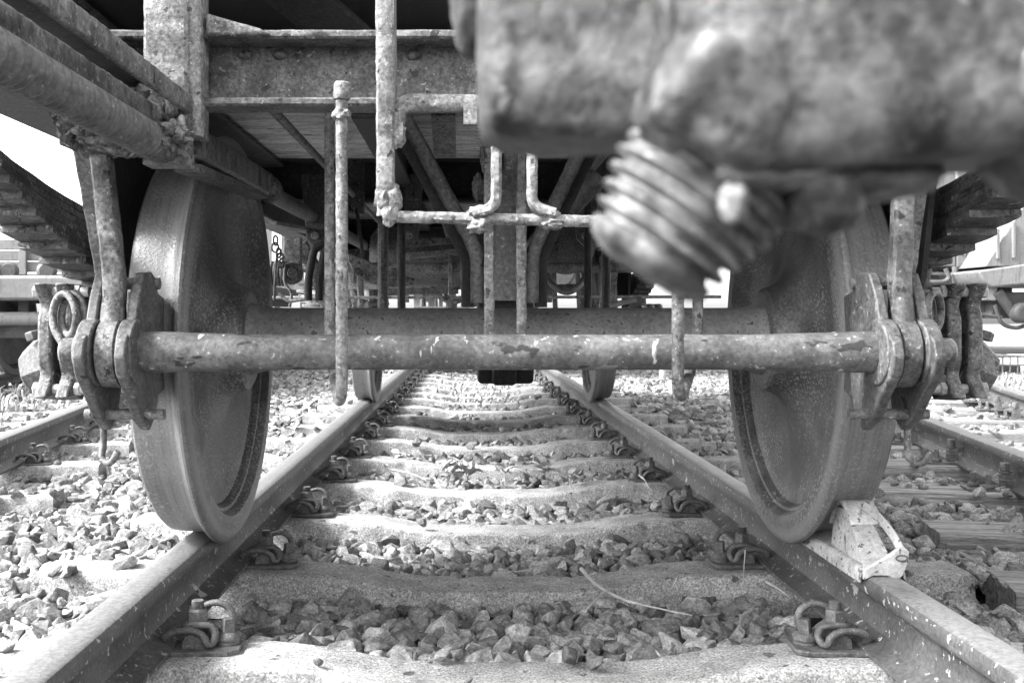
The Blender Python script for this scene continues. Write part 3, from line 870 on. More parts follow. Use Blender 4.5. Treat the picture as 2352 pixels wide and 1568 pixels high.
mb = MB(); mb.sweep([(-.06, 5.0, .95), (-.06, 5.0, .58)], rect(.14, .10, .02), up=(0, 1, 0)); mb.build('draw_gear_block', M['frame'], wagon, 0, 45)
for k in range(7):
    mb = MB(); mb.box((-.62 + .20 * k, 8.9 - .25 * (k % 3), .80), (.05, .05, .30)); mb.build('hanger_strap', M['light'] if k % 2 else M['paint'], wagon, .003)
# machinery seen between the left wheel and the loop
mb = MB(); mb.lathe([(0, .028), (.012, .034), (.03, .034), (.042, .028), (.05, .034), (.07, .034), (.082, .026)], P(640, 628, 3.75), (1, -.15, 0), 18); mb.build('collar', M['light'], wagon, 0, 40)
mb = MB(); mb.sweep([P(690, 560, 3.8), P(735, 640, 3.85), P(752, 700, 3.9)], rect(.05, .03, .005), up=(0, 1, 0), step=.03, amp=.003); mb.build('lever', M['paint'], wagon, 0, 45)
for i in range(5):
    mb = MB(); mb.sweep([P(700 + i * 4, 668 + i * 11, 5.2 + .1 * i), P(775, 676 + i * 11, 5.0 + .1 * i)], rect(.10, .016)); mb.build('spring_plate', M['spring'], wagon, .002)
pipe('hook_wire', [P(655, 600, 3.55), P(652, 650, 3.55), P(672, 672, 3.55), P(665, 705, 3.55)], .005, 'light', .02)
mb = MB(); mb.sweep([P(612, 512, 3.3), P(765, 540, 4.0)], rect(.07, .012), up=(0, 0, 1)); mb.build('bracket_plate', M['light'], wagon, .002)

# brake beam with shoe holders and hangers at one wheelset
BY = 1.97; BZ = .470
def brake_rig(dy_):
    D = Vector((0, dy_, 0)); made = []
    mb = MB(); n = 90; x0, x1 = -.722, .668
    pth = [Vector((x0 + (x1 - x0) * i / n, BY, BZ)) + D for i in range(n + 1)]
    sc = []
    for p in pth:
        e = min(p.x - x0, x1 - p.x)
        sc.append(1 + .20 * max(0, 1 - e / .22) ** .8)
    mb.sweep(pth, circ(.0325, 28), scales=sc, amp=.0022, ns=28); made.append(mb.build('brake_beam', M['beam'], wagon, 0, 60))
    for s in (-1, 1):
        ex = -.722 if s < 0 else .668
        yz = [(2.04, .622), (1.995, .618), (1.965, .575), (1.945, .530), (1.915, .512), (1.885, .492), (1.876, .465), (1.885, .435), (1.91, .412), (1.93, .395), (1.985, .340), (2.03, .318), (2.07, .345), (2.09, .40), (2.10, .47), (2.09, .56), (2.07, .61)]
        for xo in (-.004, .070):
            xx = ex + s * xo
            mb = MB(); mb.prism([Vector((xx, a, b)) + D for a, b in yz], (-.010, 0, 0), (.010, 0, 0))
            ring = [(math.cos(t) * .062, math.sin(t) * .062) for t in np.linspace(0, 2 * math.pi, 24, endpoint=False)]
            mb.prism([Vector((xx, BY - .015 + a, BZ + b)) + D for a, b in ring], (-.0145, 0, 0), (.0145, 0, 0))
            o = mb.build('shoe_holder', M['frame'], wagon, .0035); made.append(o)
        mb = MB(); mb.lathe([(0, .024), (.125, .024), (.132, .027), (.158, .026), (.163, .021)], Vector((ex - s * .03, BY, BZ)) + D, (s, 0, 0), 24)
        mb.lathe([(.088, .036), (.093, .038), (.099, .038), (.103, .034)], Vector((ex - s * .0, BY, BZ)) + D, (s, 0, 0), 24)
        made.append(mb.build('pivot_pin', M['paint'], wagon, 0, 40))
        mb = MB(); mb.tube([Vector((ex - s * .05, BY + .03, .352)) + D, Vector((ex + s * .100, BY + .03, .352)) + D], .010, 10, step=.01, amp=.002); made.append(mb.build('holder_bolt', M['paint'], wagon, 0, 50))
        mb = MB(); mb.tube([Vector((ex - s * .02, BY + .10, .60)) + D, Vector((ex + s * .10, BY + .10, .60)) + D], .012, 10)
        made.append(mb.build('holder_bolt', M['paint'], wagon, 0, 50))
        # block of cast iron pressed on the tread
        mb = MB(); arc = []
        for t in np.linspace(-.20, .20, 9): arc.append((Z1 - .482 * math.cos(t), AXZ + .482 * math.sin(t)))
        for t in np.linspace(.20, -.20, 9): arc.append((Z1 - .545 * math.cos(t), AXZ + .545 * math.sin(t)))
        mb.prism([Vector((ex + s * .042, a, b)) + D for a, b in arc], (-.030, 0, 0), (.030, 0, 0)); made.append(mb.build('brake_block', M['frame'], wagon, .004))
        # hanger
        hx = ex + s * .034
        top = Vector((hx + s * (.036 if s < 0 else .020), BY + .02, .875)) + D
        mb = MB(); mb.sweep([top, Vector((hx, BY, .60)) + D, Vector((hx, BY - .005, .535)) + D], rect(.038, .032, .005), up=(0, 1, 0), step=.012, amp=.0022, ns=40)
        mb.lathe([(-.020, .060), (-.016, .066), (.016, .066), (.020, .060)], Vector((hx, BY, BZ)) + D, (1, 0, 0), 32)
        mb.sweep([Vector((hx, BY - .005, .57)) + D, Vector((hx, BY - .01, .50)) + D], rect(.04, .05, .012), up=(0, 1, 0), scales=[.9, 1.15])
        made.append(mb.build('brake_hanger', M['paint'] if s < 0 else M['frame'], wagon, 0, 45))
        mb = MB(); mb.lathe([(-.035, .035), (-.03, .042), (.03, .042), (.035, .035)], top, (1, 0, 0), 24); mb.sweep([top + Vector((s * .045, .03, .02)), Vector((hx + s * .035, BY + .08, .58)) + D], rect(.045, .012), up=(0, 1, 0), step=.02, amp=.003)
        mb.box(top + Vector((s * .045, 0, .045)), (.03, .09, .14)); made.append(mb.build('hanger_bracket', M['paint'], wagon, .004))
        # small hook under the holder
        hk = Vector((ex + s * .09, BY + .10, .335)) + D
        mb = MB(); mb.tube(spline([hk, hk + Vector((0, 0, -.05)), hk + Vector((-s * .0, -.01, -.075)), hk + Vector((s * -.02 if s < 0 else .02, -.02, -.082)), hk + Vector((s * -.035 if s < 0 else .035, -.02, -.06))], 5), .007, 8); made.append(mb.build('hook', M['paint'], wagon, 0, 60))
        # coil of a return spring beside the axle box
        cc = P(165, 722, 2.2) if s < 0 else P(2128, 720, 2.2)
        cc = cc + D; ax = Vector((s * .62, -.78, 0)).normalized(); e1 = Vector((0, 0, 1)); e2 = ax.cross(e1)
        pts = [cc + ax * (.0085 * t / 6.28 * 2.2 - .015) + (e1 * math.cos(t + 2) * .043 + e2 * math.sin(t + 2) * .036) for t in np.linspace(0, 6.28 * 2.1, 50)]
        pts.append(pts[-1] + Vector((-s * .03, 0, -.05)))
        mb = MB(); mb.tube(pts, .0085, 10); made.append(mb.build('return_spring', M['paint'], wagon, 0, 60))
    return made
brake_rig(0)
brake_rig(WB)

# axle boxes, guards and leaf springs
def axle_gear(yc):
    for s in (-1, 1):
        mb = MB(); mb.lathe([(.0, .11), (.01, .125), (.15, .125), (.16, .115)], (s * .90, yc, AXZ), (s, 0, 0), 36); mb.box((s * .98, yc, AXZ + .10), (.13, .20, .08)); mb.box((s * .98, yc - .02, AXZ - .105), (.15, .30, .05))
        bx = mb.build('axle_box', M['frame'], wagon, .008)
        for xo in (1.052, 1.102):
            out = []
            for t in np.linspace(0, 1, 25):
                z = -.135 + .27 * t
                w = .185 + .028 * (abs(2 * t - 1) ** 4) - .018 * math.exp(-((abs(2 * t - 1) - .62) / .16) ** 2)
                out.append((-w, z))
            loop = [(s * xo, yc + a, AXZ + b) for a, b in out] + [(s * xo, yc - a, AXZ + b) for a, b in out[::-1]]
            mb = MB(); mb.prism(loop, (-.017, 0, 0), (.017, 0, 0)); mb.build('flange', M['paint'], bx, .010, 40, 3)
        for yy in (-.17, .17):
            for zz in (-.115, .115):
                mb = MB(); mb.tube([(s * 1.0, yc + yy, AXZ + zz), (s * 1.11, yc + yy, AXZ + zz)], .012, 10); hexhead(mb, (s * 1.118, yc + yy, AXZ + zz), (s, 0, 0), .016, .014); hexhead(mb, (s * 1.034, yc + yy - .0, AXZ + zz), (-s, 0, 0), .016, .014)
                mb.build('bolt', M['nut'], bx, .0015)
        mb = MB(); mb.lathe([(0, .10), (.05, .085), (.10, .06), (.11, .04)], (s * 1.09, yc - .06, AXZ - .055), (s, 0, -.35), 8); hexhead(mb, (s * 1.15, yc - .12, AXZ - .0), (s * .3, 0, 1), .02, .022); mb.build('cover', M['frame'], bx, .006)
        # guard plate
        mb = MB(); mb.prism([(s * .885, yc + a, b) for a, b in ((-.48, .94), (-.40, .62), (-.26, .42), (-.13, .42), (-.13, .66), (.13, .66), (.13, .42), (.20, .42), (.27, .60), (.33, .94))], (-.006, 0, 0), (.006, 0, 0)); mb.build('axle_guard', M['dark'], wagon)
        # springs: leaves stepped at both ends, upward camber
        hl = [.12, .25, .375, .48, .57, .65, .71, .76, .80, .83]
        sp = MB(); sp.box((s * .985, yc, .685), (.125, .13, .19)); sp.box((s * .985, yc, .59), (.10, .10, .04)); root = sp.build('leaf_spring', M['spring'], wagon, .006)
        hs, z0, dzl, cv = (hl, .612, .0150, .122) if s < 0 else ([.10, .206, .312, .412, .511, .60, .68, .75, .80, .83], .645, .0160, .150)
        for i, h in enumerate(hs):
            zc = z0 + i * dzl
            pts = [(s * .985 + random.uniform(-.002, .002), yc + h * t, zc + cv * (h * t) ** 2) for t in np.linspace(-1, 1, 21)]
            mb = MB(); mb.sweep(pts, rect(.105, dzl + .0006, .002), step=.03, amp=.0022, ns=30); mb.build('spring_leaf', M['spring'], root, 0, 40)
axle_gear(Z1)
axle_gear(Z1 + WB)

# ------------------------------------------------------------------ rail skid on the right rail
skid = thing('rail_skid', 'scuffed white rail skid clamped on the right rail against the wheel', 'rail skid', (.7585, 2.35, 0))
SX = .7585
mb = MB()
sec = [(-.050, -.018), (-.046, .006), (-.040, .012), (.040, .012), (.046, .006), (.050, -.018), (.044, -.020), (.042, .000), (-.042, .000), (-.044, -.020)]
mb.sweep([(SX, 2.195, .004), (SX, 2.50, .004), (SX, 2.66, .002)], sec, step=.03, amp=.0006)
mb.build('sole_plate', M['white'], skid, .002)
lip = [(.716, 2.19, -.008), (.716, 2.19, .016), (.735, 2.188, .026), (.770, 2.186, .048), (.782, 2.185, .058), (.800, 2.185, .060), (.808, 2.185, .052), (.806, 2.185, .030), (.796, 2.186, .004), (.782, 2.187, -.010), (.765, 2.187, .002), (.735, 2.188, .002)]
mb = MB(); mb.prism(lip, (0, -.006, 0), (0, .006, 0)); mb.build('end_lip', M['white'], skid, .003)
mb = MB(); mb.tube([(.791 + .012 * math.cos(t), 2.178, .040 + .006 * math.sin(t)) for t in np.linspace(0, 6.28, 17)], .0016, 6, up=(0, 1, 0)); mb.build('slot_rim', M['clip'], skid)
# two cheeks, a sloping front plate and the bent cap on top
for xo in (.734, .778):
    mb = MB(); mb.prism([(xo, 2.215, .014), (xo, 2.425, .014), (xo, 2.415, .055), (xo, 2.385, .108), (xo, 2.33, .112)], (-.004, 0, 0), (.004, 0, 0)); mb.build('cheek', M['white'], skid, .002)
mb = MB(); mb.prism([(.721, 2.20, .014), (.782, 2.20, .026), (.770, 2.322, .112), (.730, 2.322, .112)], (0, -.004, 0), (0, .004, 0)); mb.build('front_plate', M['white'], skid, .002)
mb = MB(); cap = [(2.285, .086), (2.305, .104), (2.325, .117), (2.345, .124), (2.37, .122), (2.395, .106), (2.425, .066)]
mb.sweep([(.760, a, b) for a, b in cap], rect(.070, .009, .002), step=.006, amp=.0008, ns=60); mb.build('cap_plate', M['white'], skid, .002)
mb = MB(); mb.sweep(spline([(.756, 2.325, .121), (.768, 2.298, .120), (.783, 2.258, .099), (.793, 2.220, .073), (.796, 2.190, .050)], 5), rect(.019, .006, .001), up=(1, 0, 0)); mb.build('handle', M['white'], skid, .001)
for c_, s_ in (((.748, 2.308, .112), (.007, .011, .007)), ((.766, 2.325, .124), (.009, .008, .006))):
    mb = MB(); mb.blob(c_, s_, .35, 2, 3); mb.build('weld_bead', M['white'], skid, 0, 60)

# ------------------------------------------------------------------ blurred fitting close to the lens
def lump(mb, c, s, rnd=.35, amp=.0012, ns=120, rot=None, sub=24):
    """rounded box (superellipsoid) with an uneven cast surface"""
    base = len(mb.v); c = Vector(c); s = Vector(s) / 2; e = rnd
    nu, nv = sub * 2, sub
    sg = lambda a, p: math.copysign(abs(a) ** p, a)
    for i in range(nv + 1):
        ph = -math.pi / 2 + math.pi * i / nv
        for j in range(nu):
            th = 2 * math.pi * j / nu
            p = Vector((s.x * sg(math.cos(ph), e) * sg(math.cos(th), e), s.y * sg(math.cos(ph), e) * sg(math.sin(th), e), s.z * sg(math.sin(ph), e)))
            if rot: p = rot @ p
            p = c + p
            p += (p - c).normalized() * amp * (mnoise.noise(p * ns) + .6 * mnoise.noise(p * ns * 2.4))
            mb.v.append(p)
    for i in range(nv):
        for j in range(nu):
            a = base + i * nu + j; b = base + i * nu + (j + 1) % nu
            mb.f.append([a, b, b + nu, a + nu])
ND = .26
fit = thing('pipe_coupling', 'large blurred rusty coupling with a threaded end hanging close to the lens', 'pipe coupling', P(1700, 300, ND))
mb = MB()
lump(mb, P(1330, 20, ND + .03), (.056, .05, .076), .30)
mb.build('clamp_jaw', M['cast'], fit, 0, 60)
mb = MB()
lump(mb, P(1110, -140, ND + .05), (.020, .04, .066), .5)
mb.build('clamp_ear', M['cast'], fit, 0, 60)
mb = MB()
lump(mb, P(2020, -25, ND), (.108, .06, .090), .34, .0024, 70, Matrix.Rotation(-.11, 3, 'Y'))
lump(mb, P(1640, 250, ND - .006), (.034, .05, .030), .6, .0022, 90, Matrix.Rotation(.5, 3, 'Y'))
mb.build('body', M['cast'], fit, 0, 60)
mb = MB()
lump(mb, P(2450, 225, ND - .01), (.040, .05, .040), .5, .0015, 90, Matrix.Rotation(-.65, 3, 'Y'))
mb.build('outlet', M['cast'], fit, 0, 60)
mb = MB(); ax = Vector((-.52, .06, -.74)).normalized()
pr = [(-.030, .0195), (-.006, .0195)]
a = -.004
while a < .0290:
    e = .0228 - max(0, a - .010) * .30
    pr += [(a, e - .0022), (a + .0014, e - .0022), (a + .0024, e), (a + .0034, e)]; a += .0044
e0 = pr[-1][1]
for t in np.linspace(0.1, math.pi / 2, 9): pr.append((a - .001 + .0050 * math.sin(t), e0 * math.cos(t) ** .6 if t < 1.57 else .0002))
n0 = len(mb.v); mb.lathe(pr, P(1652, 362, ND + .006), ax, 96)
for i in range(n0, len(mb.v)):
    p = mb.v[i]; c_ = P(1574, 477, ND + .006)
    mb.v[i] = p + (p - c_).normalized() * (.0009 * mnoise.noise(p * 90) + .0003 * mnoise.noise(p * 320))
mb.build('threaded_end', M['cast_end'], fit, 0, 60)
for c_, s_, n_ in ((P(1890, 462, ND - .01), (.016, .02, .015), 200), (P(1985, 415, ND + .004), (.034, .03, .010), 160), (P(1760, 405, ND - .006), (.034, .03, .010), 160), (P(1780, 462, ND + .01), (.034, .02, .013), 200), (P(1690, 462, ND - .02), (.006, .01, .010), 200)):
    mb = MB(); lump(mb, c_, s_, .8, .0014, n_); mb.build('lug', M['cast'], fit, 0, 60)
mb = MB(); mb.tube([P(1900, -250, ND + .0), P(1900, -900, ND + .0), P(1700, -2500, ND + .05), P(1600, -4000, ND + .25)], .025, 20, step=.02, amp=.001); mb.build('hose', M['dark'], fit, 0, 60)

# ------------------------------------------------------------------ twigs, straw and weeds
def twig(pts, r, label, grp='twigs on the ballast'):
    mb = MB(); pts = [Vector(p) for p in pts]
    sp_ = spline(pts, 5)
    mb.sweep(sp_, circ(r, 6), scales=[1 - .75 * i / (len(sp_) - 1) for i in range(len(sp_))], amp=r * .3, ns=120)
    o = mb.build('twig', M['dry'], None, 0, 60); tag(o, label, 'twig', grp); return o
GZ = -.175
def G(dx, dy, z=GZ):
    d = (CZ - z) * F / (dy - VY); return Vector((PX(dx, d), d, z))
twig([G(1335, 1305, -.14), G(1375, 1345, -.15), G(1440, 1378, -.155), G(1510, 1395, -.165), G(1590, 1412, -.17)], .0055, 'long pale twig lying across the stones before the second sleeper')
twig([G(1345, 1402, -.155), G(1380, 1365, -.15), G(1405, 1350, -.15)], .003, 'short pale twig crossing beneath the long twig')
twig([G(1760, 1335, -.15), G(1790, 1352, -.15), G(1815, 1372, -.155)], .0045, 'short twig beside the right rail, near the clip')
twig([P(1712, 1262, 2.75), P(1709, 1300, 2.72), P(1707, 1335, 2.70)], .002, 'pale straw hanging down from the clip behind the rail skid')
twig([G(1468, 1090, -.12), G(1480, 1100, -.13), G(1490, 1118, -.14), G(1500, 1128, -.15)], .005, 'forked dry twig lying by the right rail past the wheel')
twig([G(900, 1078, -.15), G(940, 1085, -.155), G(970, 1096, -.155)], .005, 'dry stalk lying on stones by the left clips')
twig([G(1540, 1352, -.12), G(1548, 1340, -.10), G(1556, 1322, -.08)], .002, 'thin stalk standing up from the stones before the second sleeper')

def leaf_mesh():
    mb = MB(); n = 7
    for i in range(n + 1):
        t = i / n; w = .36 * math.sin(math.pi * t ** .8) * (1 - .25 * t) + .004
        z = .22 * math.sin(t * 2.2) - .10 * t
        for k, a in enumerate((-1, -.5, 0, .5, 1)):
            mb.v.append(Vector((a * w, t, z + abs(a) * .12 - .0)))
    for i in range(n):
        for k in range(4):
            a = i * 5 + k; mb.f.append([a, a + 1, a + 6, a + 5])
    return mb.mesh('leaf', 80)
leaf_me = leaf_mesh(); leaf_me.materials.append(M['leaf'])
def weed(c, n, size, h, label, grp=None, spread=.06):
    c = Vector(c); t = thing('weed_plant', label, 'weed', c, grp)
    mb = MB(); ends = []
    for i in range(max(2, n // 3)):
        a = random.uniform(0, 6.28); e = Vector((math.cos(a) * spread * random.uniform(.3, 1), math.sin(a) * spread * .5, h * random.uniform(.5, 1)))
        mb.tube(spline([c, c + e * .5 + Vector((0, 0, h * .2)), c + e], 4), .0018, 5); ends.append(c + e)
    mb.build('stem', M['leaf'], t, 0, 70)
    for i in range(n):
        e = random.choice(ends); f = random.uniform(.35, 1)
        p = c.lerp(e, f)
        o = bpy.data.objects.new('leaf', leaf_me); COL.objects.link(o); o.parent = t
        s = size * random.uniform(.6, 1.15)
        o.location = p - c; o.scale = (s * .9, s, s)
        o.rotation_euler = (random.uniform(-.5, .7), random.uniform(-.5, .5), random.uniform(0, 6.28))
grp = 'weeds between the rails'
for i, (dx, dy, n, s, lb) in enumerate(((1030, 1105, 9, .055, 'low leafy weed behind the fourth sleeper, leftmost of its row'), (1075, 1100, 9, .06, 'leafy weed with upright leaves near the track centre'),
                            (1160, 1104, 8, .05, 'small leafy weed in the middle of the row of weeds'), (1255, 1098, 7, .05, 'pale leafy weed toward the right of the row of weeds'), (1310, 1130, 6, .045, 'small weed at the foot of the sleeper, right end of the row'),
                            (915, 1062, 6, .05, 'sparse weed in the stones near the left clips'))):
    weed(G(dx, dy, -.19), n + 3, s * 1.25, .08, lb, grp)
grp = 'weeds beside the left track'
for i, (dx, dy, n, s, lb) in enumerate(((12, 900, 14, .09, 'tall leafy weed at the left edge below the neighbouring wagon wheel'), (70, 905, 12, .06, 'feathery weed by the neighbouring track near the axle box'), (40, 925, 9, .05, 'low weed in the gravel beside the left rail'))):
    weed(G(dx, dy, -.19), n, s, .22, lb, grp, .12)
# undergrowth far between the rails and beyond the right track
def tuft(name, x0, x1, y0, y1, n, hh, z=-.2):
    mb = MB()
    for _ in range(n):
        x = random.uniform(x0, x1); y = random.uniform(y0, y1); a = random.uniform(0, 6.28); h = hh * random.uniform(.4, 1); w = .006
        d = Vector((math.cos(a), math.sin(a), 0)); s_ = Vector((-d.y, d.x, 0)) * w; b = Vector((x, y, z))
        n0 = len(mb.v)
        mb.v += [b - s_, b + s_, b + d * h * .3 + Vector((0, 0, h * .7)) + s_ * 1.4, b + d * h * .3 + Vector((0, 0, h * .7)) - s_ * 1.4, b + d * h * .8 + Vector((0, 0, h * .9))]
        mb.f += [[n0, n0 + 1, n0 + 2, n0 + 3], [n0 + 3, n0 + 2, n0 + 4]]
    o = mb.build(name, M['leaf'], None, 0, None); o['kind'] = 'stuff'; return o
tuft('undergrowth', -.62, .62, 8.7, 12.5, 700, .07, -.215)
tuft('undergrowth', 5.2, 8.2, 10.6, 12.8, 2500, .16)
tuft('undergrowth', -6.5, -3.3, 7.2, 12.5, 1500, .16)

# ------------------------------------------------------------------ yard around
# left neighbour: open wagon end
lw = thing('open_wagon', 'pale open wagon with plank sides on the track to the left, end towards the lens', 'freight wagon', (-3.7, 11, 0), 'wagons in the yard')
xl, xr = -5.1, -2.45; yy = 9.3
mb = MB(); mb.box(((xl + xr) / 2, yy, (PZ(632, yy) + PZ(690, yy)) / 2), (xr - xl, .10, PZ(632, yy) - PZ(690, yy))); mb.build('headstock', M['pale'], lw, .03)
mb = MB(); mb.tube([(xl, yy + .1, PZ(732, yy)), (xr - .2, yy + .1, PZ(732, yy))], .062, 20); mb.build('cross_tube', M['pale'], lw)
mb = MB(); mb.box(((xl + xr) / 2, yy + .25, .39), (xr - xl, .02, .10)); mb.build('brake_beam', M['under'], lw)
mb = MB(); mb.box(((xl + xr) / 2, yy + 3.5, .86), (2.4, 6.6, .10)); mb.build('floor', M['under'], lw)
for s in (-1, 1):
    mb = MB(); mb.box(((xl + xr) / 2 + s * .95, yy + 3.4, .78), (.12, 6.6, .22)); mb.build('solebar', M['under'], lw)
for k in range(3):
    mb = MB(); mb.box(((xl + xr) / 2, yy + .7, 1.0 + .105 * k), (xr - xl - .2, .04, .098)); mb.build('plank', M['pale'], lw, .006)
for k in range(5):
    mb = MB(); mb.box((xl + .3 + k * .52, yy + .66, 1.1), (.07, .04, .36)); mb.build('stanchion', M['pale'], lw, .005)
for k in range(4):
    mb = MB(); mb.lathe([(0, .07), (.06, .09), (.1, .06)], (xl + .55 + k * .34, yy + .2, .93), (.3, -1, .1), 14); mb.build('hose_reel', M['mid'], lw)
mb = MB(); mb.box((xl + .72, yy + .1, 1.02), (.16, .06, .28), Matrix.Rotation(-.45, 3, 'Y')); mb.build('bracket', M['under'], lw, .01)
wheelset(lw, -3.72, 10.1); wheelset(lw, -3.72, 14.6)
for k in range(7):
    mb = MB(); mb.box((xl + .25 + k * .36, yy + .35, .60), (.10 + .04 * (k % 2), .08, .16)); mb.build('spring_bracket', M['under'], lw, .01)
# pale stake wagon further on, seen past the left wheel
fw = thing('stake_wagon', 'very pale wagon with slatted side far beyond the left wheel', 'freight wagon', (-3.2, 17, 0), 'wagons in the yard')
mb = MB(); mb.box((-4.0, 19.5, .95), (4.0, 5, .22)); mb.build('frame', M['pale'], fw, .02)
for k in range(16):
    mb = MB(); mb.box((-5.9 + k * .26, 17, 1.7), (.10, .06, 1.3)); mb.build('slat', M['pale'], fw)
for k in range(10):
    mb = MB(); mb.box((-5.7 + k * .42, 17.1, .50), (.08, .08, .75)); mb.build('stanchion', M['mid'], fw)
mb = MB(); mb.box((-3.9, 17.05, .45), (4.0, .06, .06)); mb.box((-3.9, 17.05, .15), (4.0, .06, .06)); mb.build('rail_bar', M['pale'], fw)
# next wagon standing on the same track
nw = thing('freight_wagon', 'dark wagon standing farther along the same track, framed by the second pair of wheels', 'freight wagon', (0, 15, 0), 'wagons in the yard')
mb = MB(); mb.box((0, 12.2, 1.02), (2.5, .12, .26)); mb.build('headstock', M['under'], nw, .01)
mb = MB(); mb.box((0, 17, 1.25), (2.6, 9.5, .2)); mb.build('floor', M['under'], nw)
mb = MB(); mb.box((0, 17, 2.1), (2.7, 9.5, 1.5)); mb.build('body', M['mid'], nw)
wheelset(nw, 0, 14.2); wheelset(nw, 0, 20.0)
for x in (-.87, .87):
    mb = MB(); mb.lathe([(0, .05), (.4, .05), (.4, .2), (.44, .22), (.46, .2)], (x, 12.1, 1.05), (0, -1, 0), 20); mb.build('buffer', M['under'], nw)
for x in (-.55, -.42, -.27, -.16, .18, .33, .47):
    mb = MB(); mb.box((x, 12.05 + abs(x), .62), (.045, .04, .62)); mb.build('hanging_bar', M['pale'] if x < -.2 else M['under'], nw)
mb = MB(); mb.box((-.4, 12.0, .86), (.62, .05, .05)); mb.box((-.38, 12.0, .62), (.6, .05, .05)); mb.build('step', M['pale'], nw)
# right: riveted box wagon and hopper wagon
bwg = thing('box_wagon', 'pale riveted box wagon with end steps behind the right leaf spring', 'freight wagon', (7.2, 20, 0), 'wagons in the yard')
yy = 19.0
mb = MB(); mb.box(((PX(2000, yy) + PX(2196, yy)) / 2, yy + 2.5, (PZ(612, yy) + 3.9) / 2), (PX(2196, yy) - PX(2000, yy), 5, 3.9 - PZ(612, yy))); mb.build('body', M['pale'], bwg, .02)
for a, b in ((2197, 2217), (2220, 2240)):
    mb = MB(); mb.box((PX((a + b) / 2, yy), yy - .02, (PZ(612, yy) + 3.9) / 2), ((b - a) * yy / F, .06, 3.9 - PZ(612, yy))); st = mb.build('corner_strip', M['pale'], bwg, .006)
    mb = MB()
    for k in range(9): mb.blob((PX((a + b) / 2, yy), yy - .055, PZ(605, yy) + k * .16), (.025, .02, .025), 0, 1, 1)
    mb.build('rivet', M['mid'], st, 0, 60)
mb = MB(); mb.box((PX(2170, yy), yy + .2, PZ(702, yy)), (1.9, .5, .20)); mb.box((PX(2180, yy), yy - .1, PZ(700, yy)), (1.6, .2, .08)); mb.build('headstock', M['under'], bwg, .02)
mb = MB(); mb.tube(fillet([(PX(2188, yy), yy - .1, PZ(612, yy)), (PX(2188, yy), yy - .1, PZ(690, yy)), (PX(2205, yy), yy - .1, PZ(702, yy)), (PX(2270, yy), yy - .1, PZ(700, yy))], .2), .055, 12); mb.tube(fillet([(PX(2160, yy), yy - .2, PZ(618, yy)), (PX(2170, yy), yy - .2, PZ(640, yy)), (PX(2155, yy), yy - .2, PZ(648, yy)), (PX(2060, yy), yy - .2, PZ(648, yy))], .1), .04, 10); mb.build('handrail', M['mid'], bwg)
mb = MB(); mb.box((PX(2190, yy), yy - .05, PZ(628, yy)), (1.3, .10, .05)); mb.build('step', M['mid'], bwg)
for k in range(4):
    mb = MB(); mb.box((PX(2142 + 22 * k, yy), yy + .6, PZ(655, yy)), (.07, .07, .7)); mb.build('stanchion', M['pale'], bwg)
mb = MB(); mb.box((PX(2185, yy), yy + 1.0, PZ(655, yy)), (1.0, .1, .75)); mb.build('end_panel', M['pale'], bwg)
mb = MB(); mb.tube([(PX(2198, yy), yy + .2, PZ(738, yy)), (PX(2228, yy), yy + .2, PZ(738, yy))], .13, 18); mb.box((PX(2205, yy), yy + .3, PZ(722, yy)), (.5, .3, .16)); mb.build('air_tank', M['under'], bwg)
hw = thing('hopper_wagon', 'pale hopper wagon with sloping sides at the right edge behind the yard', 'freight wagon', (11, 19, 0), 'wagons in the yard')
yy = 18.0
sec = [P(x, y, yy) for x, y in ((2262, 612), (2352, 470), (2480, 300), (2900, 300), (2900, 600))]
mb = MB(); mb.prism(sec, (0, 0, 0), (0, 5, 0)); mb.build('hopper', M['pale'], hw, .02)
mb = MB(); mb.prism([P(x, y, yy) for x, y in ((2238, 622), (2352, 606), (2900, 560), (2900, 640), (2352, 652), (2268, 660), (2248, 645))], (0, -.15, 0), (0, 5.2, 0)); mb.build('sill', M['pale'], hw, .03)
for k in range(14):
    mb = MB(); mb.box((PX(2290 + k * 36, yy), yy - .03, PZ(560 - k * 9, yy)), (.035, .06, .5 + .1 * k)); mb.build('rib', M['pale'], hw)
mb = MB(); mb.prism([P(x, y, yy) for x, y in ((2262, 660), (2292, 655), (2288, 690), (2264, 688))], (0, 0, 0), (0, .5, 0)); mb.build('chute', M['pale'], hw, .01)
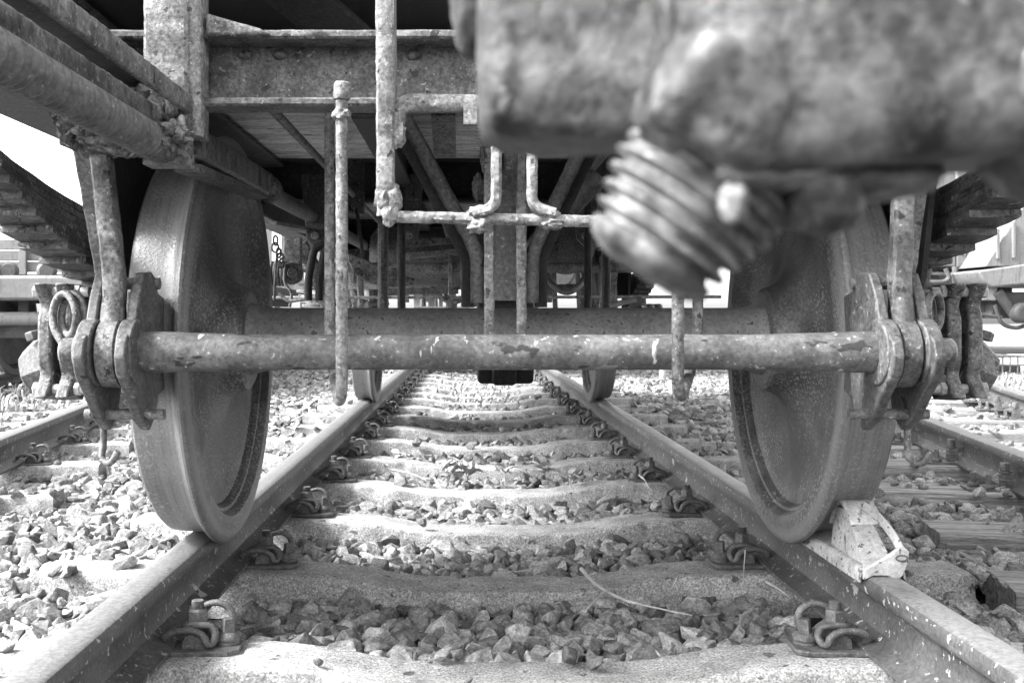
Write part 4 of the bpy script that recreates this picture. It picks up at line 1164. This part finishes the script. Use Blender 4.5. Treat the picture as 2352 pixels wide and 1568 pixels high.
mb = MB(); mb.box((PX(2310, yy), yy + .6, PZ(692, yy)), (.7, .3, .5)); mb.tube([P(2290, 668, yy), P(2330, 722, yy)], .09, 12); mb.lathe([(0, .17), (.2, .17), (.24, .12)], P(2338, 718, yy), (0, -1, 0), 20); mb.box((PX(2400, yy), yy + .4, PZ(700, yy)), (1.6, .4, .45)); mb.build('bogie', M['under'], hw, .02)
mb = MB(); mb.tube(spline([P(2285, 700, yy), P(2300, 740, yy), P(2330, 752, yy), P(2352, 748, yy)], 6), .035, 8); mb.tube([P(2190, 712, yy), P(2300, 728, yy)], .03, 8); mb.build('brake_hose', M['under'], hw)
wheelset(hw, 11.2, 19.5)
# mesh crate, kerb block and marker post
mc = thing('mesh_crate', 'low steel mesh crate lying beside the right track before the paved yard', 'mesh crate', (5.6, 11.9, -.2))
x0, x1, y0, y1, z0, z1 = 5.3, 6.05, 11.7, 12.6, -.10, .09
mb = MB()
for k in range(10):
    x = x0 + (x1 - x0) * k / 9
    mb.tube([(x, y0, z0), (x, y0, z1)], .009, 6); mb.tube([(x, y0, z1), (x, y1, z1)], .009, 6)
for z in (z0, (z0 + z1) / 2, z1): mb.tube([(x0, y0, z), (x1, y0, z)], .009, 6)
for k in range(5): mb.tube([(x0, y0 + (y1 - y0) * k / 4, z1), (x1, y0 + (y1 - y0) * k / 4, z1)], .009, 6); mb.tube([(x0, y0 + (y1 - y0) * k / 4, z0), (x0, y0 + (y1 - y0) * k / 4, z1)], .009, 6)
mb.build('wire_grid', M['mid'], mc)
mb = MB(); mb.box(((x0 + x1) / 2, (y0 + y1) / 2, -.06), (x1 - x0 - .06, y1 - y0 - .06, .10)); mb.build('filling', M['under'], mc, .02)
mb = MB(); mb.box((6.45, 12.3, -.06), (.45, .4, .30)); o = mb.build('concrete_block', M['concrete'], None, .02); tag(o, 'dark concrete block beside the mesh crate by the paved yard', 'block')
mb = MB(); c = G(1522, 876, -.2); mb.lathe([(0, .038), (.17, .038), (.185, .03)], c, (0, 0, 1), 20); o = mb.build('marker_post', M['white'], None, .003); tag(o, 'short white marker post standing in the ballast right of the far wheel', 'post')
